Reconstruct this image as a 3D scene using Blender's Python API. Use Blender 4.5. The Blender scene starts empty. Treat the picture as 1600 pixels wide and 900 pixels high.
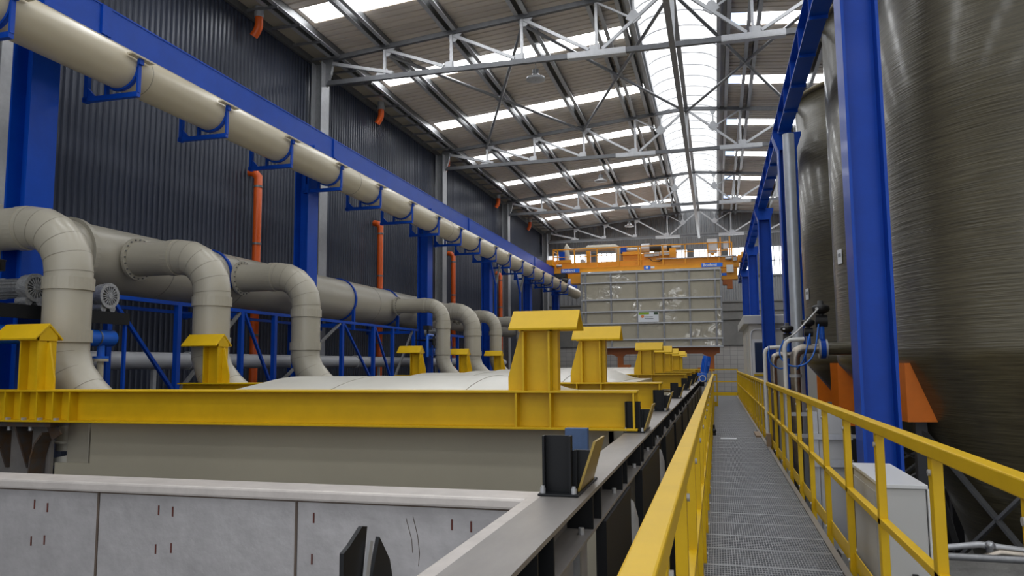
import bpy, math, random
from mathutils import Vector, Matrix
random.seed(7)
S=bpy.context.scene; C=S.collection
PI=math.pi
# ------------------------------------------------------------------ materials
def mat(name,col,rough=.5,metal=0.,noise=0.,nscale=3.,bump=0.,bscale=20.,spec=.5,coat=0.,stretch=(1,1,1),col2=None,emit=None,estr=0.):
    m=bpy.data.materials.new(name); m.use_nodes=True
    nt=m.node_tree; b=nt.nodes['Principled BSDF']
    b.inputs['Base Color'].default_value=(*col,1); b.inputs['Roughness'].default_value=rough
    b.inputs['Metallic'].default_value=metal; b.inputs['Specular IOR Level'].default_value=spec
    b.inputs['Coat Weight'].default_value=coat; b.inputs['Coat Roughness'].default_value=.15
    if emit: b.inputs['Emission Color'].default_value=(*emit,1); b.inputs['Emission Strength'].default_value=estr
    if noise or bump:
        tc=nt.nodes.new('ShaderNodeTexCoord'); mp=nt.nodes.new('ShaderNodeMapping'); mp.inputs['Scale'].default_value=stretch
        nt.links.new(tc.outputs['Object'],mp.inputs['Vector'])
    if noise:
        n=nt.nodes.new('ShaderNodeTexNoise'); n.inputs['Scale'].default_value=nscale; n.inputs['Detail'].default_value=6
        n.inputs['Roughness'].default_value=.65
        nt.links.new(mp.outputs[0],n.inputs['Vector'])
        r=nt.nodes.new('ShaderNodeValToRGB'); c2=col2 or tuple(c*(1-noise) for c in col)
        r.color_ramp.elements[0].position=.35; r.color_ramp.elements[1].position=.65
        r.color_ramp.elements[0].color=(*c2,1); r.color_ramp.elements[1].color=(*col,1)
        nt.links.new(n.outputs['Fac'],r.inputs[0]); nt.links.new(r.outputs[0],b.inputs['Base Color'])
    if bump:
        n=nt.nodes.new('ShaderNodeTexNoise'); n.inputs['Scale'].default_value=bscale; n.inputs['Detail'].default_value=4
        nt.links.new(mp.outputs[0],n.inputs['Vector'])
        bp=nt.nodes.new('ShaderNodeBump'); bp.inputs['Strength'].default_value=bump; bp.inputs['Distance'].default_value=.02
        nt.links.new(n.outputs['Fac'],bp.inputs['Height']); nt.links.new(bp.outputs[0],b.inputs['Normal'])
    return m
def emat(name,col,s):
    m=bpy.data.materials.new(name); m.use_nodes=True; nt=m.node_tree; nt.nodes.clear()
    e=nt.nodes.new('ShaderNodeEmission'); e.inputs[0].default_value=(*col,1); e.inputs[1].default_value=s
    o=nt.nodes.new('ShaderNodeOutputMaterial'); nt.links.new(e.outputs[0],o.inputs[0]); return m
YEL=mat('yellow_paint',(.70,.44,.005),.45,noise=.10,nscale=4,spec=.35)
BLU=mat('blue_paint',(.001,.062,.45),.45,noise=.15,nscale=2,spec=.22,coat=.12)
BLUB=mat('bright_blue_paint',(.01,.13,.65),.35)
BEI=mat('beige_polypropylene',(.43,.40,.325),.33,noise=.07,nscale=1.5,spec=.5)
BEID=mat('beige_sheet',(.50,.46,.355),.45,noise=.08,nscale=.8)
BEIL=mat('pale_lid_sheet',(.62,.60,.53),.3,noise=.06,nscale=1.2)
CREAM=mat('cream_pipe_plastic',(.56,.50,.37),.32,noise=.06,nscale=1.5)
SEAM=mat('weld_seam',(.27,.25,.20),.5)
GALV=mat('galvanised_steel',(.27,.275,.285),.42,.55,noise=.18,nscale=9)
GALVD=mat('dark_galvanised_steel',(.17,.175,.18),.45,.5,noise=.2,nscale=6)
GALVL=mat('light_galvanised_steel',(.50,.51,.53),.45,.4,noise=.12,nscale=10)
WALL=mat('navy_grey_cladding',(.050,.060,.092),.34,.15,noise=.2,nscale=.6,spec=.6)
WALLE=mat('light_grey_cladding',(.30,.31,.32),.5,noise=.08)
ROOF=mat('taupe_roof_sheet',(.66,.59,.52),.6,noise=.08,nscale=1)
BLK=mat('black_paint',(.006,.007,.009),.5,spec=.3)
RUST=mat('rusty_steel',(.09,.082,.08),.6,.3,noise=.6,nscale=9,col2=(.12,.065,.03))
CHORD=mat('chord_steel',(.15,.155,.165),.45,.5,noise=.2,nscale=6)
STEELP=mat('grey_plate_steel',(.30,.28,.265),.42,.35,noise=.18,nscale=5,stretch=(1,.3,1))
STAIN=mat('brushed_stainless_sheet',(.47,.455,.46),.45,.4,noise=.2,nscale=5,bump=.25,bscale=9)
STAINP=mat('pickled_rim_steel',(.60,.555,.52),.45,.35,noise=.15,nscale=7)
WELD=mat('brown_weld_line',(.12,.09,.07),.6,.3)
RDASH=mat('rust_mark',(.10,.02,.012),.7)
ORP=mat('orange_drain_pipe',(.80,.12,.012),.35)
ORC=mat('crane_orange',(.88,.36,.008),.38,noise=.06)
ORD_=mat('dark_orange_frame',(.42,.11,.012),.45)
ORL=mat('tank_leg_orange',(.82,.19,.003),.5,noise=.1,nscale=5)
WHT=mat('white_enamel',(.66,.67,.68),.4)
GRYC=mat('light_grey_cabinet',(.50,.50,.49),.45)
CAB=mat('off_white_cabin',(.55,.53,.48),.45)
GLASSB=mat('dark_blue_window',(.01,.025,.07),.12,spec=.8)
CONC=mat('concrete',(.33,.32,.30),.8,noise=.25,nscale=3,bump=.2,bscale=30)
CONF=mat('concrete_floor',(.12,.118,.115),.75,noise=.35,nscale=1.5)
CONP=mat('grey_concrete_panel',(.26,.26,.25),.8,noise=.2,nscale=1)
BLKREF=mat('black_plate_yellow_reflection',(.33,.22,.03),.35,.1)  # yellow railing reflected in gloss black, put into the base colour
BLUG=mat('slate_blue_block',(.05,.10,.22),.5,noise=.2,nscale=20)
SILV=mat('spiral_silver_pipe',(.58,.62,.68),.4,.45,noise=.15,nscale=3,bump=.15,bscale=6)
PIPST=mat('dull_stainless_pipe',(.38,.34,.29),.3,.8,noise=.3,nscale=6)
ALU=mat('cast_aluminium',(.45,.46,.48),.38,.6,noise=.3,nscale=30,bump=.4,bscale=60)
RUB=mat('rubber_black',(.012,.012,.013),.5)
WHP=mat('white_conduit',(.66,.66,.64),.4)
BLH=mat('blue_hose',(.01,.14,.62),.35)
SIGNB=mat('sign_blue',(.01,.16,.80),.45)
SIGNW=mat('sign_white',(.75,.78,.82),.5)
GRN=mat('sign_green',(.25,.42,.02),.5); GRND=mat('sign_dark_green',(.03,.07,.03),.5); SIGNO=mat('sign_orange',(.75,.22,.05),.5); SIGNG=mat('sign_grey_text',(.25,.26,.28),.6)
GRAT=mat('galvanised_grating',(.40,.41,.43),.42,.5,noise=.2,nscale=6)
BRN=mat('brown_wood_block',(.28,.20,.13),.7)
SKY=emat('skylight_glow',(.97,.985,1.),8.)
SKYB=emat('skylight_blue_glow',(.50,.66,1.),1.6)
VAULT=emat('vault_glow',(.97,.985,1.),1.5)
WIN=emat('window_daylight',(.95,.98,1.),3.2)
STDK=mat('shadow_dark_stand_steel',(.05,.05,.055),.5,.4)  # dark steel, colour deepened further to stand in for column shadow
# fibreglass: horizontally wound olive laminate
def frp():
    m=bpy.data.materials.new('wound_fibreglass'); m.use_nodes=True; nt=m.node_tree; b=nt.nodes['Principled BSDF']
    N=nt.nodes.new; L=nt.links.new
    tc=N('ShaderNodeTexCoord'); mp=N('ShaderNodeMapping'); mp.inputs['Scale'].default_value=(2.2,2.2,48); L(tc.outputs['Object'],mp.inputs[0])
    n=N('ShaderNodeTexNoise'); n.inputs['Scale'].default_value=1.0; n.inputs['Detail'].default_value=7; n.inputs['Roughness'].default_value=.7; L(mp.outputs[0],n.inputs[0])
    n2=N('ShaderNodeTexNoise'); n2.inputs['Scale'].default_value=.8; n2.inputs['Detail'].default_value=3; L(tc.outputs['Object'],n2.inputs[0])
    r=N('ShaderNodeValToRGB'); e=r.color_ramp.elements; e[0].position=.30; e[0].color=(.052,.045,.027,1); e[1].position=.72; e[1].color=(.135,.118,.072,1)
    L(n.outputs['Fac'],r.inputs[0])
    mx=N('ShaderNodeMix'); mx.data_type='RGBA'; mx.blend_type='MULTIPLY'; mx.inputs[0].default_value=.6
    r2=N('ShaderNodeValToRGB'); r2.color_ramp.elements[0].position=.3; r2.color_ramp.elements[0].color=(.65,.62,.55,1); r2.color_ramp.elements[1].position=.7
    L(n2.outputs['Fac'],r2.inputs[0]); L(r.outputs[0],mx.inputs[6]); L(r2.outputs[0],mx.inputs[7]); L(mx.outputs[2],b.inputs['Base Color'])
    b.inputs['Roughness'].default_value=.30; b.inputs['Specular IOR Level'].default_value=.5; b.inputs['Coat Weight'].default_value=.2; b.inputs['Coat Roughness'].default_value=.12
    mp3=N('ShaderNodeMapping'); mp3.inputs['Scale'].default_value=(1.3,1.3,60); L(tc.outputs['Object'],mp3.inputs[0])
    n3=N('ShaderNodeTexNoise'); n3.inputs['Scale'].default_value=1.; n3.inputs['Detail'].default_value=5; L(mp3.outputs[0],n3.inputs[0])
    bp=N('ShaderNodeBump'); bp.inputs['Strength'].default_value=.30; bp.inputs['Distance'].default_value=.02; L(n3.outputs['Fac'],bp.inputs['Height']); L(bp.outputs[0],b.inputs['Normal'])
    return m
FRP=frp()
# block wall material
def blocks():
    m=mat('white_block_wall',(.52,.51,.49),.75); nt=m.node_tree; b=nt.nodes['Principled BSDF']; N=nt.nodes.new; L=nt.links.new
    tc=N('ShaderNodeTexCoord'); sp=N('ShaderNodeSeparateXYZ'); cb=N('ShaderNodeCombineXYZ'); L(tc.outputs['Object'],sp.inputs[0]); L(sp.outputs[0],cb.inputs[0]); L(sp.outputs[2],cb.inputs[1])
    k=N('ShaderNodeTexBrick'); k.offset=0; k.inputs['Scale'].default_value=1; k.inputs['Brick Width'].default_value=.42; k.inputs['Row Height'].default_value=.28; k.inputs['Mortar Size'].default_value=.012
    k.inputs['Color1'].default_value=(.52,.51,.49,1); k.inputs['Color2'].default_value=(.45,.44,.43,1); k.inputs['Mortar'].default_value=(.26,.26,.26,1)
    L(cb.outputs[0],k.inputs[0]); L(k.outputs[0],b.inputs['Base Color']); return m
BLOCK=blocks()
# plastic-film glare on the hood: wrinkled clear coat
HOOD=mat('hood_sheet_under_film',(.42,.385,.295),.5,bump=1.,bscale=1.3,coat=1.,noise=.08)
for n_ in list(HOOD.node_tree.nodes):
    if n_.type=='BUMP': n_.inputs['Distance'].default_value=.5
    if n_.type=='TEX_NOISE' and abs(n_.inputs['Scale'].default_value-1.3)<.01: n_.inputs['Distortion'].default_value=1.5; n_.inputs['Detail'].default_value=1.5
    if n_.type=='BSDF_PRINCIPLED':
        n_.inputs['Coat Roughness'].default_value=.06; n_.inputs['Coat IOR'].default_value=2.5
        k_=HOOD.node_tree.nodes.new('ShaderNodeTexNoise'); k_.inputs['Scale'].default_value=.45; k_.inputs['Detail'].default_value=2
        q_=HOOD.node_tree.nodes.new('ShaderNodeValToRGB'); q_.color_ramp.elements[0].position=.50; q_.color_ramp.elements[1].position=.58
        tc_=[x for x in HOOD.node_tree.nodes if x.type=='TEX_COORD'][0]; HOOD.node_tree.links.new(tc_.outputs['Object'],k_.inputs[0]); HOOD.node_tree.links.new(k_.outputs[0],q_.inputs[0]); HOOD.node_tree.links.new(q_.outputs[0],n_.inputs['Coat Weight'])
        l_=n_.inputs['Normal'].links[0]; HOOD.node_tree.links.new(l_.from_socket,n_.inputs['Coat Normal']); HOOD.node_tree.links.remove(n_.inputs['Normal'].links[0])
# ------------------------------------------------------------------ mesh helper
SPLIT={'front_upright','gusset_plate','sub_strut','wall_rail','trim_strip','elbow_joint','strap','mount_plate','frame_bar','end_plate','scratch','socket_collar','eave_bracket','weld_ring','side_wall','joint_seam','joint_ring','flange_ring','coupling','support_post','bolt','pipe_clamp','flange_bolt','cross_member','chord','wheel','leg','crossbar','post','stiffener','splice_plate','outlet_cover','flange','main_girder','end_truck','hoist_frame','drum_collar','junction_box','bracket_plate','electrical_cabinet','cabinet_post','lower_arm','lower_bracket','drive_motor','banner_print_line','edge_channel','cross_channel','rail','port','rib','nut','sheet_seam','side_seam','strap_foot','hoist_motor','end_carriage','rust_mark','shelf_leg','stand_leg','web'}
class B:
    def __init__(s): s.v=[]; s.f=[]; s.sm=[]; s.pc=[]; s.dep=0; s.cnt=0
    def add(s,vs,fs,smooth=False):
        o=len(s.v); s.v+= [tuple(v) for v in vs]
        if not s.dep: s.cnt+=1
        for f in fs: s.f.append(tuple(i+o for i in f)); s.sm.append(smooth); s.pc.append(s.cnt)
        return s
    def box(s,x0,x1,y0,y1,z0,z1):
        return s.add([(x,y,z) for x in (x0,x1) for y in (y0,y1) for z in (z0,z1)],
          [(0,1,3,2),(4,6,7,5),(0,4,5,1),(2,3,7,6),(0,2,6,4),(1,5,7,3)])
    def prism(s,pts,a,b,axis='x'):
        # pts 2D polygon; extrude between a and b on axis
        n=len(pts)
        def mk(p,t):
            return {'x':(t,p[0],p[1]),'y':(p[0],t,p[1]),'z':(p[0],p[1],t)}[axis]
        vs=[mk(p,a) for p in pts]+[mk(p,b) for p in pts]
        fs=[tuple(range(n))[::-1],tuple(range(n,2*n))]+[(i,(i+1)%n,n+(i+1)%n,n+i) for i in range(n)]
        return s.add(vs,fs)
    def bar(s,p0,p1,w,h=None,up=(0,0,1)):
        h=h or w; p0=Vector(p0); p1=Vector(p1); d=(p1-p0).normalized(); u=Vector(up)
        if abs(d.dot(u))>.98: u=Vector((0,1,0))
        r=d.cross(u).normalized(); u=r.cross(d).normalized()
        vs=[p+r*a*w/2+u*b*h/2 for p in (p0,p1) for a in (-1,1) for b in (-1,1)]
        return s.add(vs,[(0,1,3,2),(4,6,7,5),(0,4,5,1),(2,3,7,6),(0,2,6,4),(1,5,7,3)])
    def tube(s,path,r,n=20,cap=True,smooth=True,closed=False):
        s.cnt+=1; s.dep+=1; path=[Vector(p) for p in path]; m=len(path); rings=[]
        rr=r if isinstance(r,(list,tuple)) else [r]*m
        d0=(path[1]-path[0]).normalized(); u=Vector((0,0,1)) if abs(d0.z)<.9 else Vector((0,1,0))
        a=d0.cross(u).normalized(); b=a.cross(d0).normalized()
        ring=[a*math.cos(2*PI*i/n)+b*math.sin(2*PI*i/n) for i in range(n)]
        for i in range(m):
            din=(path[i]-path[i-1]).normalized() if i>0 else d0
            dout=(path[i+1]-path[i]).normalized() if i<m-1 else din
            nb=(din+dout).normalized()
            off=[q-din*q.dot(din) for q in ring]; off=[q.normalized() for q in off]
            out=[]
            for q in off:
                q=q*rr[i]; t=-q.dot(nb)/max(din.dot(nb),.2); out.append(path[i]+q+din*t)
            rings.append(out)
            # rotate ring to the new direction
            q=din.rotation_difference(dout); ring=[q@x for x in off]
        vs=[p for g in rings for p in g]; fs=[]
        for i in range(m-1):
            for j in range(n): fs.append((i*n+j,i*n+(j+1)%n,(i+1)*n+(j+1)%n,(i+1)*n+j))
        s.add(vs,fs,smooth)
        if cap:
            s.add(rings[0],[tuple(range(n))[::-1]]); s.add(rings[-1],[tuple(range(n))])
        s.dep-=1; return s
    def cyl(s,p0,p1,r,n=16): return s.tube([p0,p1],r,n)
    def lathe(s,prof,c=(0,0),n=48,closed=False):
        vs=[]; m=len(prof)
        for r,z in prof:
            for j in range(n): t=2*PI*j/n; vs.append((c[0]+r*math.cos(t),c[1]+r*math.sin(t),z))
        fs=[(i*n+j,i*n+(j+1)%n,(i+1)*n+(j+1)%n,(i+1)*n+j) for i in range(m-1) for j in range(n)]
        return s.add(vs,fs,True)
    def ring(s,c,axis,R,w,t,n=28):
        # band: cylinder shell of outer radius R, width w along axis, thickness t
        c=Vector(c); ax=Vector(axis).normalized(); u=Vector((0,0,1)) if abs(ax.z)<.9 else Vector((0,1,0))
        a=ax.cross(u).normalized(); b=a.cross(ax).normalized(); vs=[]
        for (r,o) in ((R-t,-w/2),(R,-w/2),(R,w/2),(R-t,w/2)):
            for j in range(n): q=2*PI*j/n; vs.append(c+ax*o+(a*math.cos(q)+b*math.sin(q))*r)
        return s.add(vs,[(i*n+j,i*n+(j+1)%n,((i+1)%4)*n+(j+1)%n,((i+1)%4)*n+j) for i in range(4) for j in range(n)])
    def sphere(s,c,r,n=12):
        prof=[(max(r*math.sin(PI*i/n),1e-4),c[2]-r*math.cos(PI*i/n)) for i in range(n+1)]
        return s.lathe(prof,(c[0],c[1]),n*2)
    def obj(s,name,m,parent=None,origin=None,bevel=0):
        if parent and name in SPLIT and s.cnt>1:
            out=None
            for k in sorted(set(s.pc)):
                q=B(); ids=[i for i,c in enumerate(s.pc) if c==k]; mp={}
                for i in ids:
                    for v in s.f[i]: mp.setdefault(v,len(mp))
                q.v=[None]*len(mp)
                for v,j in mp.items(): q.v[j]=s.v[v]
                q.f=[tuple(mp[v] for v in s.f[i]) for i in ids]; q.sm=[s.sm[i] for i in ids]; q.cnt=1; q.pc=[1]*len(ids)
                out=q.obj(name,m,parent,origin,bevel)
            return out
        o0=Vector(origin) if origin is not None else (WL(parent) if parent else Vector((0,0,0)))
        me=bpy.data.meshes.new(name); me.from_pydata([tuple(Vector(v)-o0) for v in s.v],[],s.f); me.validate()
        if len(me.polygons)==len(s.sm): me.polygons.foreach_set('use_smooth',s.sm)
        me.materials.append(m); me.update()
        import bmesh as bm_
        bm=bm_.new(); bm.from_mesh(me); bm_.ops.recalc_face_normals(bm,faces=bm.faces); bm.to_mesh(me); bm.free()
        o=bpy.data.objects.new(name,me); C.objects.link(o)
        if parent: o.parent=parent
        else: o.location=o0
        if parent and origin is not None: o.location=o0-WL(parent)
        if bevel:
            b=o.modifiers.new('bevel','BEVEL'); b.width=bevel; b.segments=2; b.limit_method='ANGLE'; b.angle_limit=math.radians(50)
        return o
def WL(o):
    l=Vector((0,0,0))
    while o: l+=o.location; o=o.parent
    return l
def tag(o,label,cat,group=None,kind=None):
    o['label']=label; o['category']=cat
    if group: o['group']=group
    if kind: o['kind']=kind
    return o
def T(name,label,cat,loc=(0,0,0),group=None):
    o=bpy.data.objects.new(name,None); o.empty_display_size=.2; C.objects.link(o); o.location=loc; return tag(o,label,cat,group)
def struct(o,label=None,cat=None):
    o['kind']='structure'
    if label: o['label']=label; o['category']=cat
    return o
def dup(root,loc,label,group=None):
    r=root.copy(); C.objects.link(r); r.location=loc; r['label']=label
    if group: r['group']=group
    for ch in list(root.children):
        c=ch.copy(); C.objects.link(c); c.parent=r
        for g in list(ch.children):
            d=g.copy(); C.objects.link(d); d.parent=c
    return r
def text(body,size,m,parent,loc,rot,name='lettering',bold=0.0):
    cu=bpy.data.curves.new('t','FONT'); cu.body=body; cu.size=size; cu.extrude=.004; cu.align_x='CENTER'; cu.align_y='CENTER'; cu.offset=bold
    t=bpy.data.objects.new('t',cu); C.objects.link(t); dg=bpy.context.evaluated_depsgraph_get(); dg.update()
    me=bpy.data.meshes.new_from_object(t.evaluated_get(dg)); bpy.data.objects.remove(t)
    me.materials.clear(); me.materials.append(m)
    o=bpy.data.objects.new(name,me); C.objects.link(o); o.rotation_euler=rot
    o.parent=parent; o.location=Vector(loc)-WL(parent); return o
ORDN=['nearest the camera','second from the camera','third from the camera','fourth from the camera','fifth from the camera','sixth from the camera','seventh from the camera','eighth from the camera','ninth from the camera','tenth from the camera','eleventh from the camera','twelfth from the camera','thirteenth from the camera','fourteenth from the camera','fifteenth from the camera','sixteenth from the camera','seventeenth from the camera','farthest from the camera']
# ------------------------------------------------------------------ camera
f=1190.
dX=Vector((0.965983516769272, 0.03304932221070242, 0.25648311373554966))
dY=Vector((0.2584999752178307, -0.09532186586157508, -0.9612967828413079))
dZ=Vector((-0.007321758152974846, 0.9948977254924655, -0.10062260018240578))
cd=bpy.data.cameras.new('camera'); cam=bpy.data.objects.new('camera',cd); C.objects.link(cam)
R=Matrix((dX,dY,dZ)).to_4x4(); R.translation=Vector((0,0,1.45)); cam.matrix_world=R
cd.sensor_width=36; cd.lens=f/1600*36; cd.clip_start=.05; cd.clip_end=300; S.camera=cam
# ------------------------------------------------------------------ building shell
GZ=-2.0; XL=-10.95; XR=9.4; Y0=-8.; Y1=50.; XRG=-.8
def zr(x):   # underside of roof sheet
    return 10.40+.095*((x+10.5) if x<XRG else (XRG+10.5)-(x-XRG))
def zc(x): return zr(x)-.32   # top-chord centre
struct(B().box(XL-.5,XR+.5,Y0,Y1+.5,GZ-.1,GZ).obj('floor',CONF))
# corrugated left wall
def corr(axis,a,b,per,dep,base,z0,z1,top=None):
    m=B(); pts=[]; t=a
    while t<b-1e-6:
        for k,o in ((0,0),(.3,0),(.42,dep),(.72,dep),(.84,0)):
            pts.append((t+k*per,base+o))
        t+=per
    vs=[];fs=[]
    for i,(u,o) in enumerate(pts):
        zt=top(u) if top else z1
        for z in (z0,zt): vs.append((o,u,z) if axis=='y' else (u,o,z))
    for i in range(len(pts)-1): fs.append((2*i,2*i+1,2*i+3,2*i+2))
    return m.add(vs,fs)
w=corr('y',Y0,Y1,.155,.035,XL,GZ,10.35); w.box(XL-.2,XL-.02,Y0,Y1,GZ,10.35)
struct(w.obj('wall_left',WALL))
struct(B().box(XR,XR+.2,Y0,Y1,GZ,10.0).obj('wall_right',WALLE))
# end wall
e=B().box(XL,XR,Y1,Y1+.25,GZ,2.6); struct(e.obj('wall_back',BLOCK,origin=(0,Y1,0)))
e=B().box(XL,XR,Y1-.02,Y1+.2,2.6,5.35)
for x in (-9.2,-6.6,-4.,-1.4,1.2,3.8,6.4): e.box(x,x+.06,Y1-.06,Y1-.02,2.6,4.2)
for z in (2.6,4.2,4.75,5.3): e.box(XL,XR,Y1-.1,Y1-.02,z,z+.08)
struct(e.obj('wall_back_panels',CONP)).name='trim_1'
e=corr('x',XL,XR,.28,-.05,Y1-.03,5.35,6.95); e.box(XL,XR,Y1,Y1+.1,5.35,6.95)
f2=corr('x',XL,XR,.28,-.05,Y1-.03,8.8,10.4,top=lambda u:zr(u)); e.add(f2.v,f2.f)
e.prism([(XL,8.8),(XR,8.8),(XR,zr(XR)),(XRG,zr(XRG)),(XL,zr(XL))],Y1,Y1+.1,'y')
e.box(XL,XR,Y1-.15,Y1,6.9,7.0); e.box(XL,XR,Y1-.15,Y1,8.75,8.85); e.box(XL,XR,Y1-.12,Y1,9.75,9.83)
struct(e.obj('wall_back_cladding',WALLE)).name='wall_back_upper'
nw=0
x=-9.6; 
while x<8.5:
    nw+=1
    wo=struct(B().box(x,x+1.7,Y1-.01,Y1+.03,7.0,8.75).obj('window_%d'%nw,WIN,origin=(x,Y1,7.)))
    fr=B()
    for k in range(6): fr.box(x+k*.34-.025,x+k*.34+.025,Y1-.06,Y1-.01,7.0,8.75)
    fr.box(x,x+1.7,Y1-.06,Y1-.01,7.85,7.9)
    fr.obj('window_frame',GALVD,wo)
    struct(B().box(x+1.73,x+2.07,Y1-.2,Y1+.05,6.95,8.8).obj('trim_%d'%(nw+1),GALVD))
    x+=2.1
# roof sheets with skylight strips
strips=[2.5+4.8*k for k in range(-2,10)]; strips=[s for s in strips if Y0<s<Y1]
SW=.86
def roofsheet(x0,x1,name):
    m=B(); per=.28; y=Y0; segs=[]
    edges=[Y0]
    for s in strips: edges+= [s-SW/2,s+SW/2]
    edges.append(Y1+.3)
    for i in range(0,len(edges),2):
        a,b=edges[i],edges[i+1]; n=max(1,round((b-a)/per)); p=(b-a)/n; pts=[]
        for k in range(n):
            for q,o in ((0,.0),(.74,.0),(.80,.05),(.94,.05)): pts.append((a+(k+q)*p,o))
        pts.append((b,0))
        vs=[];fs=[]
        for (yy,o) in pts:
            for xx in (x0,x1): vs.append((xx,yy,zr(xx)+o))
        for k in range(len(pts)-1): fs.append((2*k,2*k+1,2*k+3,2*k+2))
        m.add(vs,fs)
        m.add([(x0,a,zr(x0)+.09),(x1,a,zr(x1)+.09),(x1,b,zr(x1)+.09),(x0,b,zr(x0)+.09)],[(0,1,2,3)])
    return struct(m.obj(name,ROOF))
VX0,VX1=-1.86,.32
roofsheet(XL,VX0-.05,'ceiling'); roofsheet(VX1+.05,XR,'ceiling_right').name='ceiling.001'
for s in strips:
    for (a,b,mt) in ((-9.95,VX0-.3,SKY),(.62,1.12,SKYB),(1.12,8.6,SKY)):
        nw+=1
        struct(B().add([(a,s-SW/2,zr(a)+.03),(b,s-SW/2,zr(b)+.03),(b,s+SW/2,zr(b)+.03),(a,s+SW/2,zr(a)+.03)],[(0,1,2,3)]).obj('window_%d'%nw,mt,origin=(a,s,zr(a))))
    m=B().add([(XL,s-SW/2,zr(XL)+.03),(-9.95,s-SW/2,zr(-9.95)+.03),(-9.95,s+SW/2,zr(-9.95)+.03),(XL,s+SW/2,zr(XL)+.03)],[(0,1,2,3)])
    struct(m.obj('trim_%d'%(60+int(s)),ROOF))
# barrel vault skylight
def vz(x): t=(x-VX0)/(VX1-VX0)*2-1; return zr(VX0)+.05+.42*math.sqrt(max(0,1-t*t*.92))
N=14; vs=[];fs=[]
xs=[VX0+(VX1-VX0)*i/N for i in range(N+1)]
for y in (Y0,Y1-1.2):
    for x in xs: vs.append((x,y,vz(x)))
fs=[(i,i+1,N+2+i,N+1+i) for i in range(N)]
vo=struct(B().add(vs,fs,True).obj('window_%d'%(nw+1),VAULT)); 
rb=B(); y=Y0+.3
while y<Y1-1.2:
    for i in range(N): rb.bar((xs[i],y,vz(xs[i])-.035),(xs[i+1],y,vz(xs[i+1])-.035),.04,.03)
    y+=1.05
rb.obj('glazing_bar',GALVL,vo)
tr=B().box(VX0-.3,VX0-.02,Y0,Y1,zr(VX0)-.04,zr(VX0)+.12).box(VX1+.02,VX1+.3,Y0,Y1,zr(VX1)-.04,zr(VX1)+.12)
struct(tr.obj('trim_90',GALVL))
# purlins : inverted deep hats
def purlin(x,i):
    z=zr(x)-.01; y0,y1=Y0,Y1-.2
    p=T('roof_purlin','long grey roof purlin running down the hall, %s'%i,'purlin',(x,y0,z-.3),'roof purlins along the hall')
    B().box(x-.10,x-.075,y0,y1,z-.26,z).box(x+.075,x+.10,y0,y1,z-.26,z).obj('web',GALVD,p)
    B().box(x-.19,x-.075,y0,y1,z-.28,z-.255).box(x+.075,x+.19,y0,y1,z-.28,z-.255).obj('flange',GALVL,p)
for x,l in ((-10.15,'beside the left gutter'),(-8.65,'next to the eave purlin on the left'),(-6.7,'third in from the left wall'),(-4.7,'halfway up the left slope'),(-2.85,'second left of the ridge skylight'),(-2.1,'touching the left edge of the ridge skylight'),(.5,'touching the right edge of the ridge skylight'),(1.3,'second right of the ridge skylight'),(3.2,'above the blue columns on the right'),(5.2,'midway up the right slope'),(7.2,'near the right eave')): purlin(x,l)
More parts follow.
